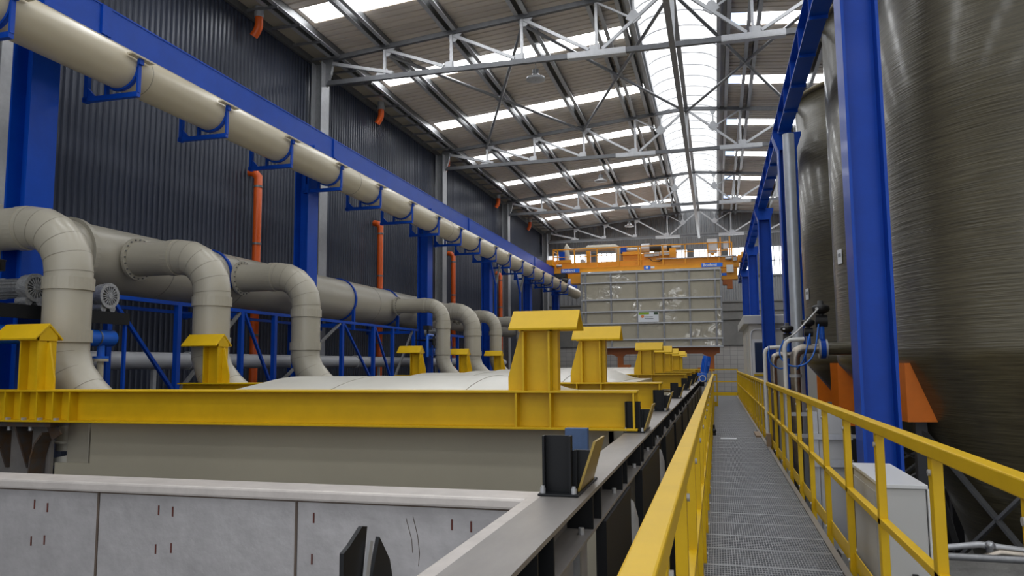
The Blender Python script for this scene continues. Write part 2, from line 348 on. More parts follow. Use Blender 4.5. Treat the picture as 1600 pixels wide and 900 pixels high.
# trusses
def truss(y,i):
    t=T('roof_truss','galvanised lattice roof truss spanning the hall, %s'%i,'truss',(XRG,y,9.4),'roof trusses')
    zb=9.4; xl=-10.5; xr=2*XRG-xl
    nd=[-8.62,-6.67,-4.7,-2.72]; ndr=[2*XRG-x for x in nd]
    for a,b in ((xl,XRG),(XRG,xr)):
        m=B()
        m.bar((a,y,zc(a)),(b,y,zc(b)),.11,.13)
        m.obj('top_chord',CHORD,t)
        m=B()
        m.bar((a,y,zb),(b,y,zb),.11,.13)
        m.obj('bottom_chord',CHORD,t)
    for side,ns in ((-1,nd),(1,ndr)):
        e=xl if side<0 else xr
        m=B().bar((e,y,zc(e)-.05),(ns[0]-side*-.0-.25*(-side)*-1,y,zb+.1),.09,.09); m.obj('diagonal',GALVL,t)
        for k,x in enumerate(ns):
            B().bar((x,y,zb),(x,y,zc(x)),.07,.07).obj('vertical_strut',GALVL,t)
            g=B()
            sx=1 if side<0 else -1
            g.prism([(x-.30*sx,zb+.05),(x+.08*sx,zb+.05),(x+.08*sx,zb+.24),(x-.16*sx,zb+.24)],y-.01,y+.01,'y')
            if k<3:
                g.prism([(x-.05*sx,zc(x)-.05),(x+.3*sx,zc(x)-.05),(x+.12*sx,zc(x)-.27),(x-.05*sx,zc(x)-.27)],y-.012,y+.012,'y')
            g.obj('gusset_plate',GALVL,t)
            if k<3:
                x2=ns[k+1]; B().bar((x+.08*sx,y,zc(x)-.1),(x2-.2*sx,y,zb+.12),.08,.08).obj('diagonal',GALVL,t)
        sx=1 if side<0 else -1; x=ns[-1]
        B().bar((x+.15*sx,y,zb+.1),(XRG-.1*sx,y,zc(XRG)-.12),.08,.08).obj('diagonal',GALVL,t)
        xm=(x+XRG)/2; zm=(zb+zc(XRG))/2
        B().bar((xm,y,zm),(xm,y,zc(xm)),.05,.05).bar((x,y,zc(x)-.05),(xm,y,zm),.05,.05).obj('sub_strut',GALVL,t)
        B().prism([(xm-.2,zm+.02),(xm-.06,zm+.22),(xm+.06,zm+.22),(xm+.2,zm+.02),(xm,zm-.13)],y-.03,y+.03,'y').prism([(xm-.15,zc(xm)),(xm+.15,zc(xm)),(xm+.05,zc(xm)-.2),(xm-.05,zc(xm)-.2)],y-.03,y+.03,'y').obj('gusset_plate',GALVL,t)
        sp=B().box(x-.75,x+.75,y-.10,y+.10,zb-.095,zb-.065)
        sp.box(x-.75,x+.75,y-.105,y-.08,zb-.07,zb+.06).obj('splice_channel',GALVL,t)
    B().bar((XRG,y,zb-.05),(XRG,y,zc(XRG)),.12,.12).obj('king_post',GALVL,t)
    for x in (xl,xr):
        sx=1 if x<0 else -1
        B().prism([(x-.05*sx,zb-.1),(x+.1*sx,zb-.1),(x+.25*sx,zb+.25),(x+.32*sx,zc(x)),(x-.05*sx,zc(x))],y-.06,y+.06,'y').obj('end_bracket',GALV,t)
TY=[9.1,18.8,28.6,38.5,48.2]
for y,l in zip(TY,('just above the camera outside the frame top','nearest truss seen','second truss seen','third truss seen','farthest truss before the end wall')): truss(y,l)
# ridge ties, bracing
for (z,l) in ((9.4,'at bottom chord level'),(zc(XRG),'at top chord level')):
    tag(B().box(XRG-.07,XRG+.07,Y0+2,48.2,z-.05 if z>10 else z-.2,z+.05 if z>10 else z-.09).obj('ridge_tie',GALV,origin=(XRG,Y0+2,z)),'straight grey ridge tie beam running down the hall centre, %s'%l,'tie beam')
cells=[(-8.62,-4.7,'left eave cell'),(-4.7,XRG,'cell left of the ridge'),(XRG,3.1,'cell right of the ridge'),(3.1,7.02,'cell above the tanks')]
for a,b,l in cells:
    for ya,yb,bn in ((18.8,28.6,''),):
        o=T('roof_cross_brace','grey tubular X brace between the two nearest trusses, %s'%l,'brace',((a+b)/2,(ya+yb)/2,zc((a+b)/2)),'roof X bracing')
        dz=.16
        B().tube([(a,ya+.1,zc(a)-dz),((a+b)/2,(ya+yb)/2,(zc(a)+zc(b))/2-dz)],.05,10).obj('brace_arm',GALV,o)
        B().tube([(b,yb-.1,zc(b)-dz),((a+b)/2,(ya+yb)/2,(zc(a)+zc(b))/2-dz)],.05,10).obj('brace_arm',GALV,o)
        B().tube([(a,yb-.1,zc(a)-dz),((a+b)/2,(ya+yb)/2,(zc(a)+zc(b))/2-dz)],.05,10).obj('brace_arm',GALV,o)
        B().tube([(b,ya+.1,zc(b)-dz),((a+b)/2,(ya+yb)/2,(zc(a)+zc(b))/2-dz)],.05,10).obj('brace_arm',GALV,o)
        c=((a+b)/2,(ya+yb)/2,(zc(a)+zc(b))/2-dz); B().box(c[0]-.16,c[0]+.16,c[1]-.2,c[1]+.2,c[2]-.015,c[2]+.015).obj('centre_plate',GALV,o)
# left eave gutter
g=T('eave_gutter','grey eave gutter with beige soffit along the top of the dark wall','gutter',(-10.5,Y0,10.2))
B().box(-10.88,-10.35,Y0,Y1-.3,10.22,10.26).obj('soffit',mat('soffit_beige',(.42,.38,.29),.6),g)
B().box(-10.90,-10.82,Y0,Y1-.3,10.02,10.24).obj('wall_rail',GALVD,g)
m=B(); y=Y0+.5
while y<Y1-.5: m.box(-10.85,-9.98,y-.03,y+.03,10.10,10.16); y+=1.05
m.obj('eave_bracket',GALV,g)
# steel wall columns
c0=None
for y,l in zip((-1.,9.05,18.75,28.55,38.45,48.1),('behind the camera','beside the first blue column','under the nearest visible truss','under the second truss','under the third truss','under the farthest truss')):
    if c0 is None:
        c0=T('wall_column','light grey galvanised H column on the dark wall, %s'%l,'column',(-10.55,y,GZ),'galvanised wall columns')
        B().box(-10.42,-10.40,y-.22,y+.22,GZ,9.95).box(-10.72,-10.70,y-.22,y+.22,GZ,9.95).obj('flange',GALVL,c0)
        B().box(-10.70,-10.42,y-.01,y+.01,GZ,9.95).obj('web',GALV,c0)
    else: dup(c0,(-10.55,y,GZ),'light grey galvanised H column on the dark wall, %s'%l)
# orange rainwater pieces
el0=None
for y,l in zip((15.7,22.75,36.95,43.8),('above the top left of the cream pipe','between the two nearest trusses','beyond the second truss','near the crane')):
    if el0 is None:
        el0=T('gutter_outlet','short orange gutter outlet elbow at the eave, %s'%l,'drain pipe',(-10.55,y,10.2),'orange gutter outlets')
        B().tube([(-10.55,y,10.0),(-10.55,y,9.74),(-10.60,y,9.62),(-10.69,y,9.50)],.10,16).obj('elbow',ORP,el0)
        B().cyl((-10.55,y,10.24),(-10.55,y,9.96),.115).obj('collar',GALVL,el0)
    else: dup(el0,(-10.55,y,10.2),'short orange gutter outlet elbow at the eave, %s'%l)
tag(B().tube([(-10.55,29.3,10.2),(-10.55,29.3,9.74),(-10.6,29.3,9.62),(-10.69,29.3,9.50)],.10,16).obj('gutter_outlet',ORP,origin=(-10.55,29.3,10.2)),'orange gutter outlet elbow right behind the second truss end','drain pipe','orange gutter outlets')
d0=None
for y,l in zip((15.95,22.95,30.2,37.5),('nearest, left of the second blue column','second, between second and third blue columns','third, right of the third blue column','fourth, right of the fourth blue column')):
    if d0 is None:
        d0=T('rain_downpipe','tall orange downpipe on the dark wall, %s'%l,'downpipe',(-10.62,y,GZ),'orange downpipes')
        B().tube([(-10.86,y,6.18),(-10.72,y,6.15),(-10.62,y,6.04),(-10.62,y,GZ)],.098,18).obj('pipe',ORP,d0)
        m=B()
        for z in (5.8,4.4,3.4,2.2,.6): m.ring((-10.62,y,z),(0,0,1),.112,.05,.03)
        m.obj('pipe_clamp',GALV,d0)
    else: dup(d0,(-10.62,y,GZ),'tall orange downpipe on the dark wall, %s'%l)
# high bay lamps
l0=None
for (x,y,l) in ((-4.7,20.4,'between the nearest two trusses'),(-4.7,33.,'beyond the second truss'),(-4.7,44.5,'above the crane')):
    if l0 is None:
        l0=T('high_bay_lamp','round grey high bay lamp hanging from the roof, %s'%l,'lamp',(x,y,9.55),'high bay lamps')
        B().lathe([(.02,9.66),(.11,9.66),(.13,9.60),(.26,9.56),(.27,9.50),(.24,9.49),(.02,9.49)],(x,y),24).obj('lamp_shade',GALVL,l0)
        B().cyl((x,y,9.66),(x,y,9.80),.09,14).obj('driver_box',GALVD,l0)
        B().cyl((x,y,9.8),(x,y,10.55),.012,8).obj('cord',GALVD,l0)
    else: dup(l0,(x,y,9.55),'round grey high bay lamp hanging from the roof, %s'%l)
# ------------------------------------------------------------------ runway beams & blue columns
def ibeamY(m,x0,x1,y0,y1,z0,z1,t=.025):
    m.box(x0,x1,y0,y1,z1-t,z1).box(x0,x1,y0,y1,z0,z0+t); xc=(x0+x1)/2; m.box(xc-.012,xc+.012,y0,y1,z0+t,z1-t)
lb=T('crane_runway_beam','long blue steel runway beam above the cream pipe on the left','beam',(-8.8,Y0,6.37))
m=B(); ibeamY(m,-8.95,-8.65,Y0,49,6.37,6.85); m.box(-8.68,-8.66,Y0,49,6.39,6.83); m.obj('beam',BLU,lb)
m=B()
for y in (-1.,2.,9.,16.1,26.4,37.): m.box(-8.665,-8.63,y-.09,y+.09,6.39,6.84)
m.obj('splice_plate',BLU,lb)
B().box(-8.83,-8.77,Y0,49,6.85,6.91).obj('rail',GALVD,lb)
rbm=T('crane_runway_beam','long blue steel runway beam over the blue columns on the right','beam',(1.6,Y0,6.37))
m=B(); ibeamY(m,1.43,1.69,Y0,49,6.37,6.85); m.obj('beam',BLU,rbm)
m=B(); y=Y0+1
while y<48: m.box(1.435,1.69,y-.02,y+.02,6.32,6.37); m.box(1.435,1.55,y-.01,y+.01,6.39,6.83); y+=1.4
m.obj('stiffener',BLU,rbm)
B().box(1.53,1.59,Y0,49,6.85,6.91).obj('rail',GALVD,rbm)
def col(x0,x1,y0,y1,label,group,head):
    xc=(x0+x1)/2; yc=(y0+y1)/2
    c=T('steel_column',label,'column',(xc,yc,GZ),group); t=.03; ztop=6.05
    B().box(x0,x0+t,y0,y1,GZ,ztop).box(x1-t,x1,y0,y1,GZ,ztop).obj('flange',BLU,c)
    B().box(x0+t,x1-t,yc-.012,yc+.012,GZ,ztop).obj('web',BLU,c)
    B().prism([(x0,6.0),(x1,6.0),(x1+head,6.3),(x1+head,6.37),(x0-head,6.37),(x0-head,6.3)],y0+.02,y1-.02,'y').obj('head_bracket',BLU,c)
    B().box(x0-.08,x1+.08,y0-.08,y1+.08,GZ,GZ+.03).obj('base_plate',BLU,c)
    return c
lc=col(-8.97,-8.63,7.78,8.22,'tall blue steel column behind the beige ducts, nearest on the left','blue columns on the left',.12)
for i,y in enumerate((15.1,22.35,29.1,35.9,42.7)): dup(lc,(-8.8,y,GZ),'tall blue steel column behind the beige ducts, '+('second on the left','third on the left','fourth on the left','fifth on the left','farthest on the left')[i])
rc=col(1.425,1.80,8.6,9.02,'wide blue steel column in front of the nearest fibreglass tank','blue columns on the right',.10)
for i,y in enumerate((17.1,25.4,33.7,42.)): dup(rc,(1.6125,y,GZ),'blue steel column on the right, '+('half hidden by the silver pipe','just in front of the white cabin','behind the white cabin','farthest along the row')[i])
# ------------------------------------------------------------------ cream gutter pipe + cradles
cp=T('cream_collector_pipe','long cream plastic pipe running under the blue runway beam','pipe',(-8.2,Y0,5.78))
B().tube([(-8.2,Y0,5.76),(-8.2,46,5.76)],.30,40).obj('pipe',CREAM,cp)
B().box(-8.5,-8.13,Y0,46,6.02,6.045).obj('lid_strip',CREAM,cp)
B().box(-8.06,-8.00,Y0,46,5.97,6.0).obj('lid_lip',CREAM,cp)
m=B()
for y in (2.,9.15,16.,22.5,29.,35.5): m.ring((-8.2,y,5.76),(0,1,0),.303,.012,.02,40)
m.obj('joint_ring',SEAM,cp)
def cradle(y,label):
    c=T('pipe_cradle',label,'pipe bracket',(-8.3,y,5.4),'blue cradles under the cream pipe')
    B().box(-8.82,-7.87,y-.035,y+.035,5.31,5.38).obj('arm',BLU,c)
    m=B()
    for i in range(14):
        a0=PI+PI*i/14*.98+.03; a1=PI+PI*(i+1)/14*.98+.03
        m.bar((-8.2+.318*math.cos(a0),y,5.76+.318*math.sin(a0)),(-8.2+.318*math.cos(a1),y,5.76+.318*math.sin(a1)),.06,.03,up=(math.cos(a0),0,math.sin(a0)))
    m.obj('half_ring',BLU,c)
    B().box(-7.89,-7.86,y-.03,y+.03,5.37,5.84).box(-8.44,-8.40,y-.03,y+.03,5.37,5.52).box(-7.88,-7.83,y-.04,y+.04,5.78,5.86).obj('front_upright',BLU,c)
    B().box(-8.80,-8.74,y-.035,y+.035,5.30,6.37).prism([(-8.74,5.37),(-8.60,5.37),(-8.74,5.52)],y-.02,y+.02,'y').obj('rear_hanger',BLU,c)
    B().box(-7.90,-7.80,y-.22,y+.22,5.86,5.885).obj('pipe_strap_tab',CREAM,c)
    return c
ck=cradle(6.79,'blue half ring cradle carrying the cream pipe, leftmost in the photo')
for i in range(1,18): dup(ck,(-8.3,6.79+2.045*i,5.4),'blue half ring cradle carrying the cream pipe, %s'%(ORDN[i] if i<17 else ORDN[17]))
# ------------------------------------------------------------------ big duct and branches
DX,DZ,DR=-9.75,3.22,.54
du=T('exhaust_duct','huge beige plastic exhaust duct running along behind the blue columns','duct',(DX,Y0,DZ))
B().tube([(DX,Y0,DZ),(DX,17.,DZ),(DX,17.1,DZ),(DX,26.,DZ),(DX,27,DZ),(DX,36,DZ)],[DR,DR,DR,DR,DR*.8,DR*.8],48).obj('duct_body',BEI,du)
m=B()
for y in (5.,9.,11.4,13.5,18.5,20.,24.,31.): m.ring((DX,y,DZ),(0,1,0),DR+.004 if y<26 else DR*.8+.004,.02,.03,48)
m.obj('joint_seam',SEAM,du)
m=B()
for y in (9.6,16.3): m.ring((DX,y,DZ),(0,1,0),DR+.05,.09,.05,48)
m.obj('flange_ring',BEI,du)
s0=None
for y,l in ((13.0,'left of the second branch bend'),(18.4,'middle strap on the duct'),(21.3,'rightmost strap near the third column')):
    if s0 is None:
        s0=T('duct_strap','blue hoop strap around the big duct, %s'%l,'strap',(DX,y,DZ),'blue duct straps')
        B().ring((DX,y,DZ),(0,1,0),DR+.035,.07,.03,48).obj('hoop',BLU,s0)
        B().box(DX+.45,DX+.52,y-.04,y+.04,2.4,2.95).box(DX-.52,DX-.45,y-.04,y+.04,2.4,2.95).obj('strap_foot',BLU,s0)
    else: dup(s0,(DX,y,DZ),'blue hoop strap around the big duct, %s'%l)
def arc(c,r,a0,a1,n,y):
    return [(c[0]+r*math.cos(a0+(a1-a0)*i/n),y,c[1]+r*math.sin(a0+(a1-a0)*i/n)) for i in range(n+1)]
def branch(y,d,label,z=DZ,xv=-7.7):
    r=d/2; b=T('branch_duct',label,'duct',(xv,y,z),'beige branch ducts bending down to the tanks'); R=.60 if d>.5 else .48
    el=arc((xv-R,z-R),R,PI/2,0,5,y)
    path=[(DX+.45,y,z)]+el+[(xv,y,1.78)]
    B().tube(path,r,32,smooth=True).obj('upper_bend',BEI,b)
    r2=r*1.0; low=[(xv,y,1.80),(xv,y,1.62),(xv+.10,y,1.36),(xv+.32,y,1.12),(xv+.95,y,.62)]
    B().tube(low,[r2]*5,32).obj('lower_bend',BEI,b)
    m=B()
    pts=[Vector(p) for p in path]
    for i in range(1,len(pts)-1):
        nb=((pts[i]-pts[i-1]).normalized()+(pts[i+1]-pts[i]).normalized()).normalized(); m.ring(pts[i],nb,r*1.012,.007,.02,32)
    pts=[Vector(p) for p in low]
    for i in range(1,4):
        nb=((pts[i]-pts[i-1]).normalized()+(pts[i+1]-pts[i]).normalized()).normalized(); m.ring(pts[i],nb,r*1.015,.007,.02,32)
    m.obj('weld_ring',SEAM,b)
    B().ring((xv,y,z-R-.14),(0,0,1),r+.022,.15,.03,32).ring((xv,y,1.84),(0,0,1),r+.022,.15,.03,32).ring((xv-R-.12,y,z),(1,0,0),r+.012,.12,.03,32).obj('socket_collar',BEI,b)
    xf=DX+math.sqrt(max(DR**2-(r*.5)**2,.05))+.09
    B().ring((xf,y,z),(1,0,0),r+.07,.05,.10,32).obj('flange',BEI,b)
    m=B()
    for k in range(20):
        a=2*PI*k/20; m.cyl((xf+.02,y+(r+.04)*math.cos(a),z+(r+.04)*math.sin(a)),(xf+.045,y+(r+.04)*math.cos(a),z+(r+.04)*math.sin(a)),.014,6)
    m.obj('flange_bolt',GALVD,b)
for (y,d,l) in ((7.62,.54,'cut by the left edge of the photo'),(10.4,.56,'second, in front of the left part of the duct'),(13.28,.55,'third, beside the second blue column'),(21.0,.42,'slim one in front of the third blue column'),(23.78,.56,'fifth, thick one beside the slim bend'),(26.5,.44,'sixth, left of the large yellow post'),(30.3,.42,'farthest, mostly hidden by the yellow post')):
    branch(y,d,'beige mitred branch duct bending down, %s'%l)
for i,y in enumerate((7.62,10.4,13.28,21.0,23.78,26.5)):
    h=T('suction_hood','beige suction box at the left tank edge, %s'%ORDN[i],'duct',(-7.1,y,.2),'suction boxes along the tanks')
    B().box(-7.2,-6.9,y-.40,y+.40,.25,.85).obj('body',BEI,h,bevel=.01); B().box(-7.24,-6.88,y-.43,y+.43,.84,.87).obj('rim',BEI,h)
# slim grey pipe at the wall
gp=T('pale_grey_pipe','pale grey horizontal pipe low along the dark wall','pipe',(-9.5,Y0,1.57))
B().tube([(-9.5,Y0,1.57),(-9.5,34,1.57)],.148,24).obj('pipe',mat('pale_grey_plastic',(.45,.46,.48),.4),gp)
m=B()
for y in (3.,12.2,19.,27.): m.ring((-9.5,y,1.57),(0,1,0),.17,.12,.03,24)
m.obj('coupling',GALVL,gp)
m=B()
for y in (6.5,11.3,16.,20.5,26.): m.box(-9.53,-9.47,y-.04,y+.04,GZ,1.42)
m.obj('support_post',GALVL,gp)
# blue frame under the duct
fr=T('duct_support_frame','blue braced steel frame standing under the big duct','frame',(-8.5,9.1,GZ))
B().box(-8.53,-8.47,9.1,21.0,2.46,2.52).box(-8.53,-8.47,7.9,21.0,1.0,1.06).obj('chord',BLU,fr)
B().box(-9.9,-9.84,9.1,21.0,2.46,2.52).obj('chord',BLU,fr)
py=[9.14,10.62,12.35,13.45,16.3,18.0,19.2,20.7]
for y in py: B().box(-8.54,-8.46,y-.045,y+.045,GZ,2.46).obj('post',BLU,fr)
for y in (9.14,12.35,16.3,20.7): B().box(-9.9,-8.5,y-.03,y+.03,2.38,2.46).box(-9.91,-9.83,y-.04,y+.04,GZ,2.46).obj('cross_member',BLU,fr)
for a,b in ((9.2,10.55),(10.7,12.3)) : pass
for (ya,yb,dn) in ((9.2,10.58,1),(10.7,12.3,0),(12.45,13.4,1),(13.55,16.2,0),(16.4,17.95,1),(18.1,19.15,1),(19.3,20.6,0)):
    B().bar((-8.5,ya,2.45 if dn else 1.06),(-8.5,yb,1.06 if dn else 2.45),.05,.05).obj('diagonal',BLU if dn else GALV,fr)
f3=T('duct_support_frame','small blue frame behind the fifth branch duct','frame',(-8.5,23.,GZ))
for y in (22.9,23.9,24.6,25.6,26.6): B().box(-8.54,-8.46,y-.04,y+.04,GZ,2.46).obj('post',BLU,f3)
B().box(-8.53,-8.47,22.8,27,2.4,2.48).box(-8.53,-8.47,22.8,27,1.9,1.96).obj('chord',BLU,f3)
# Y-shaped supports near far end of cream pipe
for y,l in ((27.9,'left'),(31.7,'right')):
    o=T('forked_support_post','slender blue forked post under the cream pipe, %s one of two'%l,'post',(-8.1,y,GZ),'forked pipe supports')
    B().box(-8.14,-8.06,y-.04,y+.04,GZ,4.6).obj('post',BLU,o)
    B().bar((-8.1,y,4.5),(-8.1,y-.62,5.3),.06).obj('fork_arm',BLU,o); B().bar((-8.1,y,4.5),(-8.1,y+.62,5.3),.06).obj('fork_arm',GALV,o)
# ------------------------------------------------------------------ blowers and blue manifolds
def blower(x,y,z,label):
    b=T('side_channel_blower',label,'blower',(x,y,z-.2),'finned aluminium blowers')
    m=B().tube([(x+.02,y,z),(x+.13,y,z)],.165,28); m.obj('impeller_housing',ALU,b)
    B().ring((x+.14,y,z),(1,0,0),.175,.05,.045,28).obj('front_ring',ALU,b)
    m=B()
    for k in range(18):
        a=2*PI*k/18; m.bar((x+.15,y+.03*math.cos(a),z+.03*math.sin(a)),(x+.15,y+.135*math.cos(a),z+.135*math.sin(a)),.012,.03,up=(1,0,0))
    m.cyl((x+.13,y,z),(x+.175,y,z),.035,12).obj('cooling_fin',ALU,b)
    m=B().tube([(x-.38,y,z),(x+.02,y,z)],.11,20)
    for k in range(16):
        a=2*PI*k/16; m.bar((x-.35,y+.115*math.cos(a),z+.115*math.sin(a)),(x,y+.115*math.cos(a),z+.115*math.sin(a)),.01,.02,up=(0,math.cos(a),math.sin(a)))
    m.obj('motor',ALU,b); B().ring((x-.37,y,z),(1,0,0),.135,.04,.03,24).obj('fan_cowl',ALU,b)
    B().cyl((x-.02,y-.08,z-.17),(x+.14,y-.08,z-.17),.055,16).cyl((x-.02,y+.08,z-.17),(x+.14,y+.08,z-.17),.055,16).obj('port',ALU,b)
    B().box(x-.4,x+.1,y-.12,y+.12,z-.225,z-.19).obj('foot_plate',GALVD,b)
    return b
def Xb(): pass
blower(-8.22,7.50,2.44,'aluminium finned blower at the left edge, left of the first branch duct')
blower(-8.22,8.68,2.44,'aluminium finned blower peeking out right of the first branch duct')
blower(-8.22,21.95,2.46,'small blower in front of the third blue column')
for y0,y1,l in ((6.4,9.0,'under the two left blowers'),(21.,22.6,'under the small far blower')):
    o=T('blower_shelf','black steel shelf %s'%l,'shelf',(-8.2,y0,GZ))
    B().box(-8.62,-8.0,y0,y1,2.19,2.215).box(-8.04,-8.0,y0,y1,2.05,2.19).obj('shelf_plate',BLK,o)
    B().box(-8.06,-8.02,y0+.02,y0+.06,GZ,2.06).box(-8.06,-8.02,y1-.06,y1-.02,GZ,2.06).obj('leg',BLU,o)
for y0,y1,l in ((6.3,8.88,'below the left blowers'),(21.2,22.4,'below the far small blower')):
    o=T('air_manifold','bright blue round ended air manifold %s'%l,'manifold',(-8.15,y0,1.86))
    R_=.115; B().tube([(-8.15,y0,1.86),(-8.15,y1-.04,1.86),(-8.15,y1-.01,1.86),(-8.15,y1,1.86)],[R_,R_,R_*.8,R_*.4],24).obj('vessel',BLUB,o)
    B().ring((-8.15,y1-.32,1.86),(0,1,0),R_+.006,.02,.02,24).obj('clamp',GALVD,o)
    B().cyl((-8.15,y1-.22,1.6),(-8.15,y1-.22,1.8),.05,14).cyl((-8.15,y1-.22,1.58),(-8.15,y1-.22,1.61),.10,18).obj('outlet',BLUB,o)
    B().cyl((-8.15,y1-.22,.4),(-8.15,y1-.22,1.555),.045,14).cyl((-8.15,y1-.22,1.54),(-8.15,y1-.22,1.575),.10,18).obj('downpipe',CREAM,o)
tag(B().lathe([(.001,2.62),(.13,2.62),(.13,2.73),(.14,2.735),(.14,2.745),(.001,2.745)],(-8.3,7.1),24).cyl((-8.3,7.1,2.215),(-8.3,7.1,2.63),.03,10).obj('air_filter',RUB,origin=(-8.3,7.1,2.2)),'round black air filter standing at the far left above the blower','filter')
tag(B().box(-8.28,-8.1,20.9,21.15,2.50,2.62).cyl((-8.19,21.03,2.2),(-8.19,21.03,2.51),.03,10).obj('air_filter',RUB,origin=(-8.19,21.,2.2)),'small black filter box beside the far small blower','filter')
tag(B().tube([(-8.1,21.2,2.33),(-8.1,20.85,2.33),(-8.1,20.78,2.28),(-8.1,20.78,1.7)],.045,14).obj('blue_valve_pipe',BLUB,origin=(-8.1,20.8,1.7)),'short bright blue bent pipe beside the far small blower','pipe')
# ------------------------------------------------------------------ process tanks
RX0,RX1=-.80,-.59
rim=T('tank_rim_girder','long grey topped steel girder between the tanks and the walkway','beam',(-.7,.4,.62))
B().box(RX0,RX1,.3,34,.832,.85).obj('top_flange',STEELP,rim)
B().box(RX0+.02,RX1,.3,34,.655,.67).obj('bottom_flange',STEELP,rim)
B().box(-.735,-.72,.3,34,.67,.832).obj('web',STEELP,rim)
y=1.35
ky=0
while y<33:
    B().box(-.72,RX1-.003,y,y+.016,.67,.832).box(-.72,RX1-.003,y+.26,y+.276,.67,.832).box(-.735,-.71,y+.016,y+.26,.67,.832).obj('stiffener',BLK,rim); y+=1.17; ky+=1
m=B(); y=1.35
while y<33: m.cyl((-.63,y+.06,.67),(-.63,y+.06,.70),.014,8); m.cyl((-.63,y-.12,.67),(-.63,y-.12,.70),.014,8); y+=1.17
m.obj('bolt',GALVL,rim)
# near stainless tank
st=T('stainless_tank','open grey stainless steel tank in the foreground','tank',(-3.,2.,GZ))
Yb=3.50
B().box(-6.9,-.80,Yb,Yb+.05,-1.6,.80).obj('rear_wall',STAIN,st)
B().box(-.86,-.80,.2,Yb,-1.6,.80).obj('side_wall',STAIN,st)
B().box(-6.9,-.80,.2,Yb,-1.65,-1.6).obj('bottom',STAIN,st)
B().box(-6.9,-.80,3.44,3.66,.79,.842).obj('rear_rim',STAINP,st,bevel=.012)
B().box(-.868,-.80,.2,3.50,.79,.843).obj('side_rim',STAINP,st,bevel=.008)
for x in (-4.6,-3.26,-2.06): B().box(x-.006,x+.006,Yb-.006,Yb,-1.6,.79).obj('weld_seam',WELD,st)
B().box(-6.9,-.86,Yb-.004,Yb,.775,.79).obj('weld_seam',WELD,st)
m=B()
for (x,z) in ((-3.69,.70),(-3.60,.685),(-2.875,.70),(-2.788,.697),(-1.964,.70),(-1.236,.70),(-1.141,.695),(-3.70,.50),(-3.61,.51),(-2.885,.50),(-2.79,.51),(-1.97,.50),(-3.7,.28),(-2.88,.28),(-3.2,.29)):
    m.box(x-.004,x+.004,Yb-.003,Yb,z-.025,z+.025)
m.obj('rust_mark',RDASH,st)
for pts in (((-1.82,.72),(-1.79,.62),(-1.785,.56)),((-1.785,.73),(-1.76,.64),(-1.75,.56),(-1.755,.50))):
    B().tube([(x+.35,Yb-.001,z) for x,z in pts],.0015,5).obj('scratch',WELD,st)
B().box(-.70,-.66,.3,3.9,-1.2,.655).obj('outer_side_panel',STAIN,st)
B().box(-.66,-.63,3.52,3.56,0.2,.62).box(-.66,-.64,3.2,3.52,.2,.24).box(-.66,-.64,3.2,3.24,0,.24).box(-.66,-.64,3.5,3.54,0,.24).obj('hatch_frame',GALV,st)
# brackets on the girder
def bracket(y,label):
    b=T('guide_bracket',label,'bracket',(-.7,y,.85),'black guide brackets on the tank girder')
    B().box(-.815,-.625,y-.06,y+.52,.85,.862).obj('base_plate',BLK,b,bevel=.004)
    B().box(-.80,-.665,y+.02,y+.03,.862,1.12).box(-.80,-.79,y-.02,y+.03,.862,1.12).box(-.675,-.665,y-.02,y+.03,.862,1.12).obj('upright_channel',BLK,b)
    B().box(-.665,-.645,y+.03,y+.04,.862,1.05).prism([(-.665,.862),(-.64,.862),(-.585,1.05),(-.665,1.05)],y+.06,y+.075,'y').obj('gusset',BLK,b)
    m=B(); p=[(-.648,.862),(-.636,.862),(-.560,1.09),(-.572,1.09)]
    n=len(p); ya,yb=y+.04,y+.46
    vs=[(a,ya,z) if z<1 else (a,ya+.02,z) for a,z in p]+[(a,yb,z) if z<1 else (a,yb-.10,z) for a,z in p]
    m.add(vs,[(3,2,1,0),(4,5,6,7)]+[(i,(i+1)%4,4+(i+1)%4,4+i) for i in range(4)]).obj('flared_plate',BLKREF,b)
    m=B()
    for x in (-.795,-.65): m.cyl((x,y-.035,.862),(x,y-.035,.885),.013,8).cyl((x,y-.035,.885),(x,y-.035,.895),.009,8)
    m.obj('bolt',GALVL,b)
    return b
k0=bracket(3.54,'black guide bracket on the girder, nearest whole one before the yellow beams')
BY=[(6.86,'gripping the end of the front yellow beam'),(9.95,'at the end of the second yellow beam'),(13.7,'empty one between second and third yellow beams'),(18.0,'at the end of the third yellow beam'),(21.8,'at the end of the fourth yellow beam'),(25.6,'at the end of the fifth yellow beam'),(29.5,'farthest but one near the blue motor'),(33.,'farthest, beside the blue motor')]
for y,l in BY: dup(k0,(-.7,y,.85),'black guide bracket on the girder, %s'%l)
nb=T('guide_bracket','black pointed guide bracket at the bottom edge of the photo','bracket',(-.75,1.45,.85),'black guide brackets on the tank girder')
B().prism([(1.55,.85),(1.55,1.045),(1.58,1.055),(1.64,1.085),(1.665,1.08),(1.64,.95),(1.61,.85)],-.806,-.796,'x').obj('side_plate',BLK,nb)
B().prism([(1.64,.85),(1.68,.96),(1.72,1.045),(1.78,.98),(1.83,.85)],-.80,-.79,'x').obj('side_plate',BLK,nb)
B().box(-.82,-.62,1.48,1.9,.85,.862).obj('base_plate',BLK,nb)
B().prism([(1.60,.862),(1.63,.862),(1.675,1.045),(1.66,1.05)],-.792,-.785,'x').obj('edge_strip',GALVL,nb)
tag(B().box(-.815,-.69,4.15,4.20,.85,1.105).box(-.82,-.685,4.13,4.24,.85,.865).obj('blue_block',BLUG,origin=(-.75,4.15,.85),bevel=.004),'slate blue upright block on the girder behind the nearest black bracket','block')
